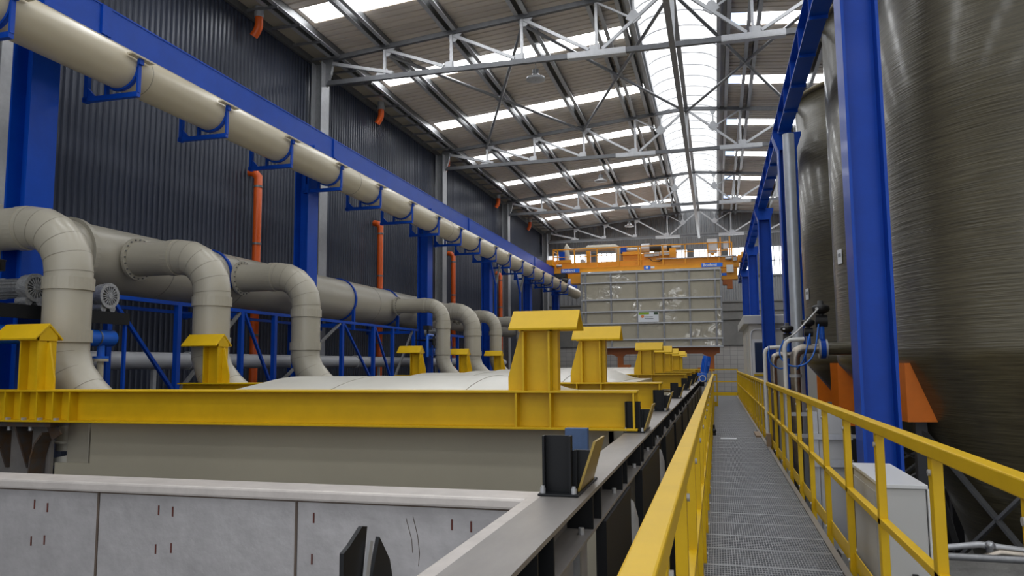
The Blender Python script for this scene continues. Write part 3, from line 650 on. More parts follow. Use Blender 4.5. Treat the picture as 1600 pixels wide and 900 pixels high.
# yellow lid carriers
def carrier(y,x0,x1,label,full,left=True,right=True):
    c=T('lid_lifting_frame',label,'lifting frame',((x0+x1)/2,y,.865),'yellow lifting frames across the tanks')
    z0,z1=.865,1.215; t=.02
    m=B().box(x0,x1,y-.13,y+.13,z1-t,z1).box(x0,x1,y-.13,y+.13,z0,z0+t).box(x0,x1,y-.008,y+.008,z0+t,z1-t)
    m.obj('crossbeam',YEL,c,bevel=.003)
    sx=[-.72,-1.47,-1.79] if right else []
    if full: sx+=[-6.80,-7.02,-7.24,-7.46,-7.68]
    for x in sx: B().box(x-.008,x+.008,y-.125,y+.125,z0+t,z1-t).obj('stiffener_plate',YEL,c)
    if full:
        m=B()
        for x in (-7.0,-7.22,-7.44,-7.66): m.box(x-.02,x+.02,y-.11,y-.07,z0+t,z0+t+.025)
        m.obj('bolt',GALVL,c)
    for s,xx in ((1,-1.60),(-1,-7.385)):
        if s==1 and not right or s==-1 and not left: continue
        xa,xb=(xx-.13,xx+.13)
        p=B().box(xa,xa+.018,y-.12,y+.12,z1,1.80).box(xb-.018,xb,y-.12,y+.12,z1,1.80).box(xa,xb,y-.008,y+.008,z1,1.80)
        if s==1: p.box(xb,xb+.05,y-.0,y+.12,z1,1.80)
        post=p.obj('gabled_post',YEL,c)
        # side gusset (trapezoid), outer side away from the tank centre
        if s==1: B().prism([(xa-.16,z1),(xa,z1),(xa,1.79),(xa-.035,1.79),(xa-.16,1.34)],y-.012,y+.012,'y').obj('gusset',YEL,c)
        else: B().prism([(xb,z1),(xb+.12,z1),(xb+.12,1.34),(xb+.03,1.74),(xb,1.74)],y-.012,y+.012,'y').obj('gusset',YEL,c)
        ca,cb=(-1.84,-1.205) if s==1 else (-7.86,-7.235)
        yv=[(-.19,1.785),(-.185,1.765),(0,1.925),(.185,1.765),(.19,1.785),(0,1.955)]
        B().prism([(y+a,z) for a,z in yv],ca,cb,'x').obj('gable_cap',YEL,c,bevel=.003)
        if s==-1: B().prism([(y-.12,1.76),(y+.12,1.76),(y+.12,1.815),(y,1.924),(y-.12,1.815)],xa,xb+.012,'x').obj('gable_infill',YEL,c)
        else: B().prism([(y-.12,1.76),(y+.12,1.76),(y+.12,1.815),(y,1.924),(y-.12,1.815)],xa,xb,'x').obj('gable_infill',YEL,c)
    return c
carrier(6.94,-8.6,-.69,'front yellow steel frame with two gabled posts, across the nearest covered tank',True)
carrier(10.10,-7.95,-.69,'second yellow frame with gabled posts behind the front one',False)
carrier(18.2,-7.95,-.69,'third yellow frame with gabled posts, middle of the tank row',False)
carrier(22.0,-7.95,-.69,'fourth yellow frame with gabled posts',False)
carrier(25.75,-7.95,-.69,'fifth yellow frame with gabled posts',False)
carrier(31.5,-7.0,-.69,'small looking farthest yellow frame below the hanging hood',False,left=False)
fl=T('lid_lifting_frame','distant yellow frame with a single post under the orange grab foot','lifting frame',(-3,35.5,.865),'yellow lifting frames across the tanks')
B().box(-6,-.69,35.4,35.6,1.15,1.215).obj('crossbeam',YEL,fl); B().box(-1.75,-1.5,35.4,35.6,1.215,1.8).prism([(-1.9,1.215),(-1.75,1.215),(-1.75,1.75)],35.49,35.51,'y').obj('gabled_post',YEL,fl); B().prism([(35.3,1.77),(35.5,1.95),(35.7,1.77)],-1.9,-1.3,'x').obj('gable_cap',YEL,fl)
# tank bodies (beige) and curved lids
def cell(y0,y1,label,cut=False,lids=()):
    t=T('plating_tank',label,'tank',(-3.9,(y0+y1)/2,GZ),'beige process tanks in a row')
    if cut: 
        m=B().box(-6.82,-.95,y0,y0+.04,-1.2,.865).box(-7.3,-6.82,y0,y0+.04,-1.2,.385)
    else: m=B().box(-6.82,-.95,y0,y0+.04,-1.2,.83)
    m.obj('front_wall',BEID,t)
    B().box(-6.82,-.95,y1-.04,y1,-1.2,.8).obj('rear_wall',BEID,t)
    B().box(-.99,-.95,y0,y1,-1.2,.83).box(-6.86,-6.82,y0+.05,y1,-1.2,.83).obj('side_wall',BEID,t)
    B().box(-6.82,-.95,y0,y1,-1.24,-1.2).obj('bottom',BEID,t)
    if lids: lid(t,*lids)
def lid(l,y0,y1,xa=-6.2,xb=-1.75,h=.2):
    n=14; xs_=[xa,xa+.12,xa+.55,(xa+xb)/2,xb-.35,xb-.08,xb]; hh=[.0,.25,1,1,1,.3,.0]
    def zz(u,k): return 1.13+h*k*math.sin(PI*u)**.7
    vs=[(x,y0+(y1-y0)*i/n,zz(i/n,k)) for x,k in zip(xs_,hh) for i in range(n+1)]
    m_=len(xs_); fs=[(a*(n+1)+i,a*(n+1)+i+1,(a+1)*(n+1)+i+1,(a+1)*(n+1)+i) for a in range(m_-1) for i in range(n)]
    B().add(vs,fs,True).obj('lid_sheet',BEIL,l)
    for x in (xa+1.6,xa+3.1):
        m=B(); pts=[(x,y0+(y1-y0)*i/n,zz(i/n,1)) for i in range(n+1)]; m.tube(pts,.005,6).obj('sheet_seam',SEAM,l)
    B().box(xa,xb+.3,y0,y1,1.04,1.125).obj('lid_frame',BEIL,l)
cell(7.16,9.9,'large beige plastic tank with pale curved lid behind the open stainless tank',True,(7.14,9.88,-5.55))
for a,b,l,ld in ((10.3,13.5,'beige tank with pale lid right behind the second yellow frame',(10.32,13.6,-5.2)),(13.9,17.9,'beige tank with pale lid just before the third yellow frame',(13.9,17.9,-5.6)),(18.45,21.7,'beige tank with pale lid right behind the third yellow frame',(18.4,21.7)),(22.3,25.4,'beige tank with pale lid right behind the fourth yellow frame',(22.3,25.4)),(26.0,31.2,'farthest beige tank with pale lid below the hanging hood',(26.,31.2))): cell(a,b,l,False,ld)
# rusty bracket at left
rb_=T('rusty_console','rusty steel console with tapered ribs under the left end of the front yellow beam','bracket',(-7.6,7.0,GZ))
B().box(-9.,-7.08,6.86,7.12,.81,.862).obj('top_plate',RUST,rb_)
B().box(-9.,-7.3,7.1,7.14,-1.9,.81).obj('back_plate',STEELP,rb_)
for x in (-8.6,-8.22,-7.88,-7.58): B().prism([(7.1,.81),(6.87,.81),(7.06,.33),(7.1,.33)],x-.012,x+.012,'x').obj('rib',RUST,rb_)
m=B()
for i in range(8):
    a0=PI/2*i/8; a1=PI/2*(i+1)/8; m.bar((-7.08-.3+.3*math.sin(-a0)*1.0+.0,6.98,.50+.31*1.0-.0-.31*(1-math.cos(a0))*1.),( -7.38+.3*math.sin(-a1),6.98,.81-.31*(1-math.cos(a1))),.2,.02)
m=B(); pts=[(-7.10+.0,.81),(-7.22,.74),(-7.32,.62),(-7.37,.45),(-7.38,.2)]
for i in range(4): m.bar((pts[i][0],6.99,pts[i][1]),(pts[i+1][0],6.99,pts[i+1][1]),.20,.02,up=(0,1,0) if 0 else (1,0,.3))
m.obj('curved_rib',RUST,rb_)
m=B()
for x in (-8.42,-8.05,-7.74,-7.44): m.cyl((x,6.95,.76),(x,6.95,.81),.025,8)
m.obj('nut',GALVL,rb_)
B().box(-9.,-7.3,7.14,7.3,GZ,.3).obj('leg',BLK,rb_)
# stuff seen in the cut-out
ps_=T('drain_stub','beige flanged stub and sloping ledge seen through the cut out of the nearest beige tank','pipe',(-7.4,7.35,.3))
B().cyl((-7.36,7.42,.5),(-7.36,7.42,.86),.15,24).obj('stub',BEI,ps_); B().ring((-7.36,7.42,.60),(0,0,1),.21,.02,.06,24).obj('flange',BEI,ps_)
B().prism([(-7.75,.36),(-7.0,.50),(-7.0,.42),(-7.75,.28)],7.24,7.32,'y').obj('ledge',BEIL,ps_)
# black cladding panels under the girder
ys=[(4.0,5.15),(5.95,7.75),(8.75,10.4),(10.9,12.6),(13.1,15.2),(15.7,17.8),(18.2,20.4),(20.8,23.2),(23.6,26.2),(26.6,29.5)]
for i,(a,b) in enumerate(ys):
    tag(B().box(-.60,-.575,a,b,-1.7,.648).box(-.63,-.60,a,a+.03,-1.7,.648).box(-.63,-.60,b-.03,b,-1.7,.648).obj('black_side_panel',BLK,origin=(-.59,a,GZ)),'black flat side panel hanging under the girder, %s'%ORDN[i],'panel','black side panels')
for i,(y,z) in enumerate(((5.5,.50),(8.3,.55))):
    p=T('pipe_elbow','grey pipe elbow showing in a gap between black panels, %s one'%('nearer','farther')[i],'pipe',(-.75,y,z),'elbows between the black panels')
    B().tube([(-.95,y,z),(-.72,y,z),(-.66,y,z-.05),(-.64,y,z-.13),(-.64,y,-.9)],.075,16).obj('pipe',GALVL,p)
    B().cyl((-.64,y,.1),(-.64,y,.14),.10,16).cyl((-.64,y,-.3),(-.64,y,-.26),.10,16).obj('flange',BLUB,p)
    B().box(-.68,-.52,y-.01,y+.01,.14,.16).obj('valve_lever',GALVL,p)
# ------------------------------------------------------------------ walkway
gp0=None
GX0,GX1=-.20,.80
for i in range(37):
    y=-.6+i*1.0
    lab='steel grating panel of the walkway floor, %d metres along from the camera'%max(int(round(y)),0)
    if gp0 is None:
        m=B(); n=50
        for k in range(n+1):
            x=GX0+.01+(GX1-GX0-.02)*k/n; m.box(x-.0018,x+.0018,y+.005,y+.995,-.028,0)
        for k in range(18):
            yy=y+.03+.94*k/17; m.box(GX0+.01,GX1-.01,yy-.005,yy+.005,-.012,-.0005)
        m.box(GX0,GX1,y+.003,y+.014,-.032,.001).box(GX0,GX1,y+.986,y+.997,-.032,.001)
        m.box(GX0,GX1,y+.48,y+.505,-.004,-.0002)
        gp0=m.obj('grating_panel',GRAT,origin=(.3,y,0)); tag(gp0,lab,'grating','walkway grating panels')
    else:
        g=gp0.copy(); C.objects.link(g); g.location=(.3,y,0); g['label']=lab
ws=T('walkway_frame','grey steel channels carrying the walkway grating','frame',(.3,-1,-.2))
B().box(.80,.848,-1,37,-.14,.004).obj('edge_channel',STEELP,ws); B().box(-.25,-.20,-1,37,-.14,.004).obj('edge_channel',STEELP,ws)
m=B()
for y in range(0,37,2): m.box(-.2,.8,y-.04,y+.04,-.12,-.035)
m.obj('cross_channel',GALV,ws)
m=B()
for y in range(0,37,4): m.box(-.24,-.16,y-.05,y+.05,GZ,-.12).box(.76,.84,y-.05,y+.05,GZ,-.12)
m.obj('leg',GALVD,ws)
def railing(x,ys,y0,y1,label,s):
    r=T('safety_railing',label,'railing',(x,y0,0))
    B().box(x-.032,x+.032,y0,y1,1.045,1.105).obj('top_rail',YEL,r,bevel=.006)
    B().box(x-.022,x+.022,y0,y1,.53,.57).obj('mid_rail',YEL,r,bevel=.004)
    B().box(x+s*.012-.004,x+s*.012+.004,y0,y1,.0,.12).obj('toe_board',YEL,r)
    for i,y in enumerate(ys):
        p=B().box(x-.022,x+.022,y-.033,y+.033,-.10,1.05).obj('post',YEL,r,bevel=.003)
        B().cyl((x-s*.022,y,.98),(x-s*.032,y,.98),.014,8).cyl((x-s*.022,y,.06),(x-s*.032,y,.06),.014,8).obj('bolt',GALVL,p)
    return r
rp=[-.6,.5,1.57,2.61,3.66,4.84,5.98,7.14,8.25,9.36,10.55,11.7,12.98,14.3,15.34,16.6]+[17.7+1.1*i for i in range(17)]
railing(.885,rp,-.6,36.,'yellow safety railing along the right side of the walkway',1)
lrail=railing(-.14,[-.3+1.04*i for i in range(27)],-.6,27.0,'yellow safety railing along the left side of the walkway beside the tanks',-1)
for y in (1.78,3.0): B().box(-.172,-.162,y-.04,y+.04,.55,1.045).obj('perforated_strut',GALVL,lrail)
ge=T('railing_gate_end','short yellow railing end with toe plate at the far left of the walkway','railing',(-.05,27.2,0))
B().box(-.17,.0,27.18,27.22,1.04,1.1).box(-.04,.0,27.18,27.22,0,1.06).box(-.17,.0,27.15,27.16,0,.16).box(-.19,-.15,27.16,27.2,0,1.06).obj('frame',YEL,ge)
er=T('end_railing','yellow railing closing the far end of the walkway','railing',(.3,36.2,0))
B().box(-.9,.9,36.18,36.22,1.15,1.2).box(-.9,.9,36.18,36.22,.6,.65).obj('rail',YEL,er); B().box(-.25,.9,36.17,36.18,0,.15).obj('toe_board',YEL,er); B().box(.86,.91,36.17,36.22,0,1.2).box(-.25,-.2,36.17,36.22,0,1.2).obj('post',YEL,er)
tag(B().box(.70,.80,15.9,16.9,0,.035).obj('kick_block',BRN,origin=(.75,16.4,0)),'flat brown block lying near the right edge of the far walkway','block')
tag(B().box(.80,.875,14.2,14.35,.0,.22).obj('kick_block',BRN,origin=(.83,14.3,0)),'brown upright block at the right edge of the walkway','block')
tag(B().box(.02,.32,15.4,15.6,0,.012).obj('paper_scrap',SIGNW,origin=(.1,15.5,0)),'pale flat scrap lying on the walkway grating','scrap')
tag(B().sphere((-.10,16.3,.08),.05,8).cyl((-.1,16.3,.1),(-.1,16.3,.2),.02,8).box(-.14,-.06,16.2,16.4,0,.04).obj('cable_plug',RUB,origin=(-.1,16.3,0)),'small black plug beside the left railing foot','plug')
# blue motor
bm_=T('geared_motor','bright blue tilted geared motor at the far end of the tank girder','motor',(-.45,28,.8))
ax=Vector((.18,0,1)).normalized(); c=Vector((-.5,28,.75))
B().tube([c+ax*.38,c+ax*.98],.13,20).obj('motor_body',BLUB,bm_); 
m=B()
for k in range(16):
    a=2*PI*k/16; o_=Vector((math.cos(a),math.sin(a),0))*.135; m.bar(c+ax*.45+o_,c+ax*.9+o_,.012,.03,up=tuple(o_))
m.obj('motor_fin',BLUB,bm_)
B().box(-.68,-.36,27.86,28.14,.80,1.12).obj('gearbox',BLUB,bm_,bevel=.02); B().box(-.34,-.24,27.88,28.1,1.36,1.52).obj('terminal_box',BLUB,bm_)
B().ring((-.50,27.84,.93),(0,1,0),.12,.03,.03,24).obj('white_ring',WHT,bm_); B().box(-.75,-.45,27.8,28.2,.655,.80).obj('mount',BLK,bm_)
# ------------------------------------------------------------------ fibreglass tanks
def vat(cx,cy,r,label,ztop,cone,legs,lugs,zl=.80):
    v=T('fibreglass_tank',label,'tank',(cx,cy,GZ),'olive fibreglass tanks on the right')
    B().lathe([(.01,ztop),(r-.02,ztop),(r,ztop-.01),(r,4.),(r,1.62),(r+.012,1.60),(r+.012,1.50),(r-.01,1.42)]+cone,(cx,cy),96).obj('shell',FRP,v,origin=(cx,cy,0))
    B().lathe([(r,ztop-.10),(r+.06,ztop-.08),(r+.06,ztop-.02),(r+.02,ztop+.02),(r-.05,ztop+.02)],(cx,cy),96).obj('rim_band',mat('rim_resin_%d'%int(cy),(.14,.11,.05),.5),v)
    for a in legs:
        a=math.radians(a); d=Vector((math.cos(a),math.sin(a),0)); s=Vector((-d.y,d.x,0)); c=Vector((cx,cy,0)); w=.30
        vs=[]
        for (rr,z) in ((r+.03,1.44),(r+.03,zl),(r-.75,zl),(r-.2,1.44)):
            for q in (-w,w): vs.append(c+d*rr+s*q+Vector((0,0,z)))
        B().add(vs,[(0,1,3,2),(2,3,5,4),(4,5,7,6),(6,7,1,0),(0,2,4,6),(1,7,5,3)]).obj('support_leg',ORL,v)
    for a in lugs:
        a=math.radians(a); d=Vector((math.cos(a),math.sin(a),0)); c=Vector((cx,cy,0))
        p=c+d*(r+.05)+Vector((0,0,ztop-.06)); B().cyl(p,p+d*.16,.09,14).obj('lifting_lug',GALVL,v); B().box(p.x+d.x*.2-.05,p.x+d.x*.2+.05,p.y+d.y*.2-.05,p.y+d.y*.2+.05,p.z-.22,p.z+.14).obj('lug_plate',GALVL,v)
    return v
v1=vat(3.97,9.78,2.0,'nearest huge olive fibreglass tank filling the right side',8.6,[(1.75,.8),(1.2,-.8),(.5,-1.7),(.2,-1.75)],[187,244,301,358,60,125],[])
v2=vat(3.95,13.93,1.95,'second olive fibreglass tank, behind the wide blue column',7.45,[(1.8,1.25),(1.2,.5),(.3,-.6),(.2,-1.3)],[152,242,332,62],[176],.35)
v3=vat(3.95,18.76,1.95,'third olive fibreglass tank, farthest of the row',7.6,[(1.8,1.25),(1.2,.5),(.3,-.6),(.2,-1.3)],[45,135,225,315],[177],.35)
def plaque(v,cx,cy,r,deg,z,w,h):
    a=math.radians(deg); d=Vector((math.cos(a),math.sin(a),0)); s=Vector((-d.y,d.x,0)); p=Vector((cx,cy,z))+d*(r+.012)
    o=B().bar(p-s*w/2,p+s*w/2,.006,h).obj('label_plate',SIGNW,v)
    B().bar(p+d*.005-s*w*.3+Vector((0,0,h*.1)),p+d*.005+s*w*.3+Vector((0,0,h*.1)),.004,h*.25).obj('label_print',SIGNG,o)
plaque(v2,3.95,13.93,1.95,192,3.2,.18,.24); plaque(v3,3.95,18.76,1.95,192,3.0,.2,.25); plaque(v2,3.95,13.93,1.95,206,1.78,.12,.05)
# tank support stands
def stand(s,cx,cy,r,angs,zl):
    ps=[]
    for a in angs:
        a=math.radians(a); p=(cx+(r-.2)*math.cos(a),cy+(r-.2)*math.sin(a)); ps.append(p)
        B().box(p[0]-.06,p[0]+.06,p[1]-.06,p[1]+.06,GZ,zl).obj('stand_post',STDK,s)
    for i in range(len(ps)):
        a,b=ps[i],ps[(i+1)%len(ps)]
        B().bar((*a,zl-.08),(*b,-1.0),.07,.03).obj('stand_brace',GALVD,s); B().bar((*a,-1.0),(*b,zl-.08),.07,.03).obj('stand_brace',GALV,s)
stand(v1,3.97,9.78,2.0,[187,244,301,358,60,125],.8); stand(v2,3.95,13.93,1.95,[152,242,332,62],.35); stand(v3,3.95,18.76,1.95,[45,135,225,315],.35)
# kerb and right side bits
tag(B().box(1.05,6.5,7.75,7.98,GZ,-.30).obj('bund_wall',CONC,origin=(3,7.9,GZ)),'grey concrete bund wall in front of the nearest fibreglass tank','wall')
tag(B().cyl((1.1,7.6,-.24),(6.,7.6,-.24),.032,14).obj('handrail_pipe',GALV,origin=(1.1,7.6,-.24)),'dark grey horizontal pipe above the concrete bund wall','pipe')
fp=T('floor_pipework','tangle of pipes and a small valve behind the concrete bund wall','pipe',(2.5,8.3,GZ))
B().tube([(1.9,8.15,-.30),(2.3,8.15,-.24),(2.7,8.15,-.28),(3.3,8.15,-.33)],.03,12).obj('bent_hose',GALVL,fp); B().tube([(2.2,8.1,-.40),(2.45,8.1,-.30),(3.4,8.1,-.36)],.04,12).obj('pipe',PIPST,fp)
B().cyl((2.38,8.12,GZ),(2.38,8.12,-.25),.035,12).obj('riser',GALV,fp); B().sphere((2.38,8.12,-.24),.045,8).obj('valve_ball',ALU,fp); B().box(2.46,2.52,8.1,8.16,-.46,-.27).obj('blue_handle',BLUB,fp)
cabn=T('control_cabinet','light grey metal control cabinet beyond the right railing','cabinet',(1.12,5.9,GZ))
B().box(.985,1.235,5.36,6.42,GZ+.1,.66).obj('body',GRYC,cabn,bevel=.008)
B().box(.97,1.245,5.345,6.43,.66,.685).obj('top_cover',WHT,cabn,bevel=.004); B().box(1.24,1.262,5.35,6.42,GZ+.12,.655).obj('door',WHT,cabn,bevel=.004)
B().box(.98,.986,5.36,5.50,GZ+.1,.62).obj('side_gap_strip',BLK,cabn); B().box(.98,.986,5.6,6.40,GZ+.2,.60).obj('side_panel',GRYC,cabn)
B().box(1.13,1.16,5.32,5.36,.03,.14).obj('handle',BLK,cabn)
rk=T('strut_rack','galvanised strut rack with a pale cabinet beyond the right railing','rack',(1.3,10.,GZ))
B().box(1.0,1.42,9.2,9.24,.60,.66).box(1.0,1.42,9.2,9.24,.30,.38).obj('crossbar',GALVL,rk); B().box(1.02,1.07,9.24,9.29,GZ,.9).box(1.36,1.41,9.24,9.29,GZ,.9).obj('post',GALVL,rk); B().box(1.08,1.33,9.26,9.4,-.6,.95).obj('cabinet_box',GRYC,rk)
rk=T('strut_rack','galvanised strut rack farther back beside the pipes','rack',(1.3,12.,GZ)); B().box(1.0,1.9,11.6,11.64,.70,.75).box(1.0,1.9,11.6,11.64,.4,.45).obj('crossbar',GALVL,rk); B().box(1.5,1.55,11.64,11.69,GZ,.9).obj('post',GALVD,rk)
# pipes and valves
def actuator(x,y,z,label,s=1.):
    a=T('valve_actuator',label,'valve',(x,y,z),'black valve actuators')
    B().cyl((x,y,z),(x,y,z+.22*s),.045*s,16).obj('yoke',BLUB,a)
    B().cyl((x-.09*s,y,z+.30*s),(x+.09*s,y,z+.30*s),.10*s,20).obj('drive_body',RUB,a)
    B().lathe([(.001,z+.42*s),(.06*s,z+.42*s),(.12*s,z+.46*s),(.14*s,z+.49*s),(.14*s,z+.54*s),(.12*s,z+.56*s),(.05*s,z+.58*s),(.045*s,z+.64*s),(.001,z+.64*s)],(x,y),20).obj('switch_head',RUB,a)
    B().cyl((x,y,z+.36*s),(x,y,z+.44*s),.04*s,12).obj('stem',RUB,a)
    B().cyl((x-.08*s,y-.13*s,z+.50*s),(x-.08*s,y-.16*s,z+.50*s),.025*s,10).obj('gauge_dot',WHT,a)
    return a
p=T('outlet_pipe','dull stainless outlet pipe bending down beside the second tank','pipe',(1.35,12.9,GZ))
B().tube([(1.62,12.9,1.67),(1.32,12.9,1.67),(1.24,12.9,1.63),(1.205,12.9,1.55),(1.2,12.9,1.46),(1.2,12.9,GZ)],.075,20).obj('pipe',PIPST,p)
B().cyl((1.56,12.9,1.67),(1.585,12.9,1.67),.15,24).cyl((1.66,12.9,1.67),(1.69,12.9,1.67),.15,24).obj('flange',GALVL,p)
B().cyl((1.2,12.9,1.22),(1.2,12.9,1.27),.095,16).obj('pipe_clamp',GALVL,p)
B().cyl((1.69,12.9,1.67),(2.15,12.9,1.67),.10,20).obj('nozzle',FRP,p)
bv=T('butterfly_valve','blue butterfly valve on the tank nozzle','valve',(1.62,12.9,1.67)); B().cyl((1.586,12.9,1.67),(1.66,12.9,1.67),.155,20).box(1.60,1.645,12.86,12.94,1.80,1.90).obj('valve_body',BLU,bv)
actuator(1.62,12.9,1.82,'black actuator standing on the blue butterfly valve',.95)
actuator(1.42,12.9,1.72,'black actuator on the stainless pipe left of the butterfly valve',.72)
p=T('outlet_pipe','narrower stainless pipe with a bend, left of the large outlet pipe','pipe',(.98,14.,GZ))
B().tube([(1.5,15.2,1.60),(1.12,15.2,1.60),(1.06,15.2,1.57),(1.03,15.2,1.48),(1.03,15.2,GZ)],.06,18).obj('pipe',PIPST,p); B().cyl((1.03,15.2,1.0),(1.03,15.2,1.04),.08,14).obj('pipe_clamp',GALVL,p)
actuator(1.30,15.2,1.66,'black actuator farthest of the three beside the blue column',.85)
for x,y,zt,r,l in ((.98,12.0,1.78,.03,'taller white conduit arch beside the outlet pipe'),(.86,14.8,1.72,.035,'lower white conduit arch in front of a blue column')):
    tag(B().tube([(x,y,GZ),(x,y,zt-.1),(x+.02,y,zt-.03),(x+.08,y,zt+.01),(x+.28,y,zt+.02)],r,14).obj('conduit_arch',WHP,origin=(x,y,GZ)),l,'conduit','white conduit arches')
def hose(pts,l):
    # Catmull-Rom smoothing
    P=[Vector(q) for q in pts]; P=[P[0]*2-P[1]]+P+[P[-1]*2-P[-2]]; out=[]
    for i in range(1,len(P)-2):
        for k in range(8):
            t=k/8; out.append(.5*((2*P[i])+(-P[i-1]+P[i+1])*t+(2*P[i-1]-5*P[i]+4*P[i+1]-P[i+2])*t*t+(-P[i-1]+3*P[i]-3*P[i+1]+P[i+2])*t**3))
    out.append(P[-2]); return tag(B().tube(out,.012,8).obj('air_hose',BLH if 'blue' in l else WHP,origin=pts[0]),l,'hose')
hose([(1.0,12.3,1.80),(.93,12.3,1.62),(.98,12.3,1.48),(1.12,12.3,1.40),(1.30,12.3,1.44),(1.45,12.5,1.62),(1.56,12.75,2.05)],'long blue air hose looping below the actuators')
hose([(1.42,12.7,1.9),(1.36,12.6,1.7),(1.30,12.6,1.5),(1.22,12.82,1.35)],'short blue air hose hanging from the middle actuator')
hose([(.9,14.2,1.75),(.9,14.2,1.5),(1.0,14.2,1.38),(1.12,14.2,1.36),(1.2,14.2,1.5)],'small blue air hose loop near the lower conduit arch')
hose([(1.0,12.2,1.80),(1.2,12.5,1.92),(1.55,12.75,2.28)],'thin white cable slanting up to the tallest actuator')
tag(B().tube([(1.70,16.3,GZ),(1.70,16.3,6.15)],.115,24).obj('silver_pipe',SILV,origin=(1.6,16.3,GZ)),'tall silver spiral duct standing between blue column and third tank','duct').location.x-=.12
# white cabin
cb=T('site_cabin','off white cabin with a dark glazed door beyond the right railing','cabin',(1.8,26,GZ))
B().box(1.05,3.4,25.95,32.,GZ,2.74).obj('cabin_wall',CAB,cb); B().box(.87,3.6,25.8,32.2,2.71,3.0).obj('roof_edge',GRYC,cb,bevel=.03)
B().tube([(1.09,25.92,.2),(1.09,25.92,2.37),(1.12,25.92,2.48),(1.2,25.92,2.54),(2.8,25.92,2.54)],.02,8).obj('edge_trim',WHT,cb)
dd=B().box(1.11,1.66,25.90,25.95,-.2,2.22).obj('door',WHT,cb); B().box(1.20,1.56,25.88,25.91,1.16,2.12).obj('door_glass',GLASSB,dd)
B().box(1.15,1.75,25.84,25.88,1.04,1.11).obj('yellow_bar',YEL,cb); B().box(1.02,1.05,26.6,26.7,GZ,2.45).box(1.02,1.05,27.8,27.9,GZ,2.45).obj('side_seam',GRYC,cb)
# ------------------------------------------------------------------ crane
CY=41.7
cr=T('overhead_crane','orange double girder overhead crane across the hall','crane',(-3.6,CY,6.5))
B().box(-8.85,1.30,CY,CY+.5,6.53,6.80).box(-8.9,1.32,CY-.02,CY+.52,6.78,6.815).obj('main_girder',ORC,cr)
B().box(-8.6,1.25,CY+.15,CY+.5,6.81,7.12).obj('upper_girder',ORC,cr)
B().box(-8.85,1.30,CY+2.4,CY+2.8,6.53,7.12).obj('main_girder',ORC,cr)
B().box(-8.98,-8.62,CY-.6,CY+3.4,6.93,7.25).box(1.42,1.78,CY-.6,CY+3.4,6.93,7.25).box(-8.85,-8.5,CY,CY+.5,6.8,7.1).box(1.25,1.5,CY,CY+.5,6.8,7.15).obj('end_truck',ORC,cr)
m=B()
for x in (-8.8,1.6):
    for yy in (CY-.35,CY+3.1): m.cyl((x-.06,yy,7.02),(x+.06,yy,7.02),.14,20)
m.obj('wheel',GALVD,cr)
B().cyl((-8.5,CY-.1,6.95),(-8.2,CY-.1,6.95),.08,14).cyl((.62,CY-.1,6.98),(.95,CY-.1,6.98),.08,14).box(1.0,1.2,CY-.15,CY-.02,6.85,7.05).obj('drive_motor',ALU,cr)
B().box(-3.0,1.2,CY-.05,CY+.12,7.10,7.15).obj('cable_tray',GALVL,cr)
rl=B().box(-8.72,.99,CY-.04,CY,7.84,7.90).box(-8.72,.99,CY-.03,CY,7.43,7.465).box(-8.74,-8.70,CY,CY+2.5,7.80,7.84); rlo=rl.obj('guard_rail',ORC,cr)
for x in (-8.7,-8.45,-7.5,-6.22,-5.05,-3.95,-3.82,-2.63,-1.45,-.27,.30,.97): B().box(x-.033,x+.033,CY-.04,CY+.01,6.82,7.88).obj('rail_post',ORC,cr)
B().box(-4.84,-1.95,CY+.3,CY+1.3,7.15,7.50).box(-4.84,-3.9,CY+.2,CY+1.2,7.45,7.62).box(-2.3,-1.95,CY+.2,CY+.5,7.2,7.72).obj('hoist_frame',ORC,cr)
B().cyl((-3.4,CY+.8,7.85),(-2.2,CY+.8,7.85),.19,24).obj('hoist_drum',RUB,cr); B().cyl((-3.85,CY+.8,7.86),(-3.4,CY+.8,7.86),.26,24).cyl((-2.75,CY+.8,7.85),(-2.45,CY+.8,7.85),.2,24).obj('drum_collar',GALVL,cr)
B().box(-4.95,-4.65,CY+.4,CY+.8,7.62,8.0).obj('hoist_motor_box',BLU,cr); B().cyl((-4.65,CY+.7,7.78),(-3.85,CY+.7,7.78),.13,16).cyl((-2.2,CY+.8,7.85),(-1.7,CY+.8,7.85),.10,14).obj('hoist_motor',ALU,cr)
B().box(-3.65,-3.15,CY+.1,CY+.28,7.30,7.52).box(-3.12,-2.85,CY+.1,CY+.28,7.32,7.52).box(-2.8,-2.3,CY+.1,CY+.28,7.34,7.56).obj('junction_box',WHT,cr)
B().tube([(-3.4,CY-.02,7.2),(-3.2,CY-.03,7.02),(-2.8,CY-.03,7.0),(-2.6,CY-.02,7.15)],.02,8).obj('cable_loop',RUB,cr)
B().tube([(-8.05,CY+.6,7.2),(-8.05,CY+.6,7.95),(-8.0,CY+.6,8.05),(-7.9,CY+.6,7.95),(-7.6,CY+.6,7.9),(-6.9,CY+.6,7.92),(-6.8,CY+.6,7.97),(-5.35,CY+.6,7.97),(-5.15,CY+.6,7.85),(-5.08,CY+.6,7.65),(-5.08,CY+.6,7.1)],[.18,.18,.16,.1,.1,.12,.18,.18,.18,.18,.18],20).obj('fume_pipe',BEI,cr)
B().box(-8.45,-8.12,CY+.3,CY+.7,7.35,7.8).obj('fan_box',BLU,cr); B().box(-6.85,-6.62,CY+.1,CY+.3,7.12,7.75).box(-8.6,-7.7,CY+.1,CY+.3,7.12,7.3).obj('bracket_plate',ORC,cr); B().cyl((-7.1,CY+.3,7.2),(-7.1,CY+.5,7.2),.14,16).obj('fan_motor',GALVL,cr)
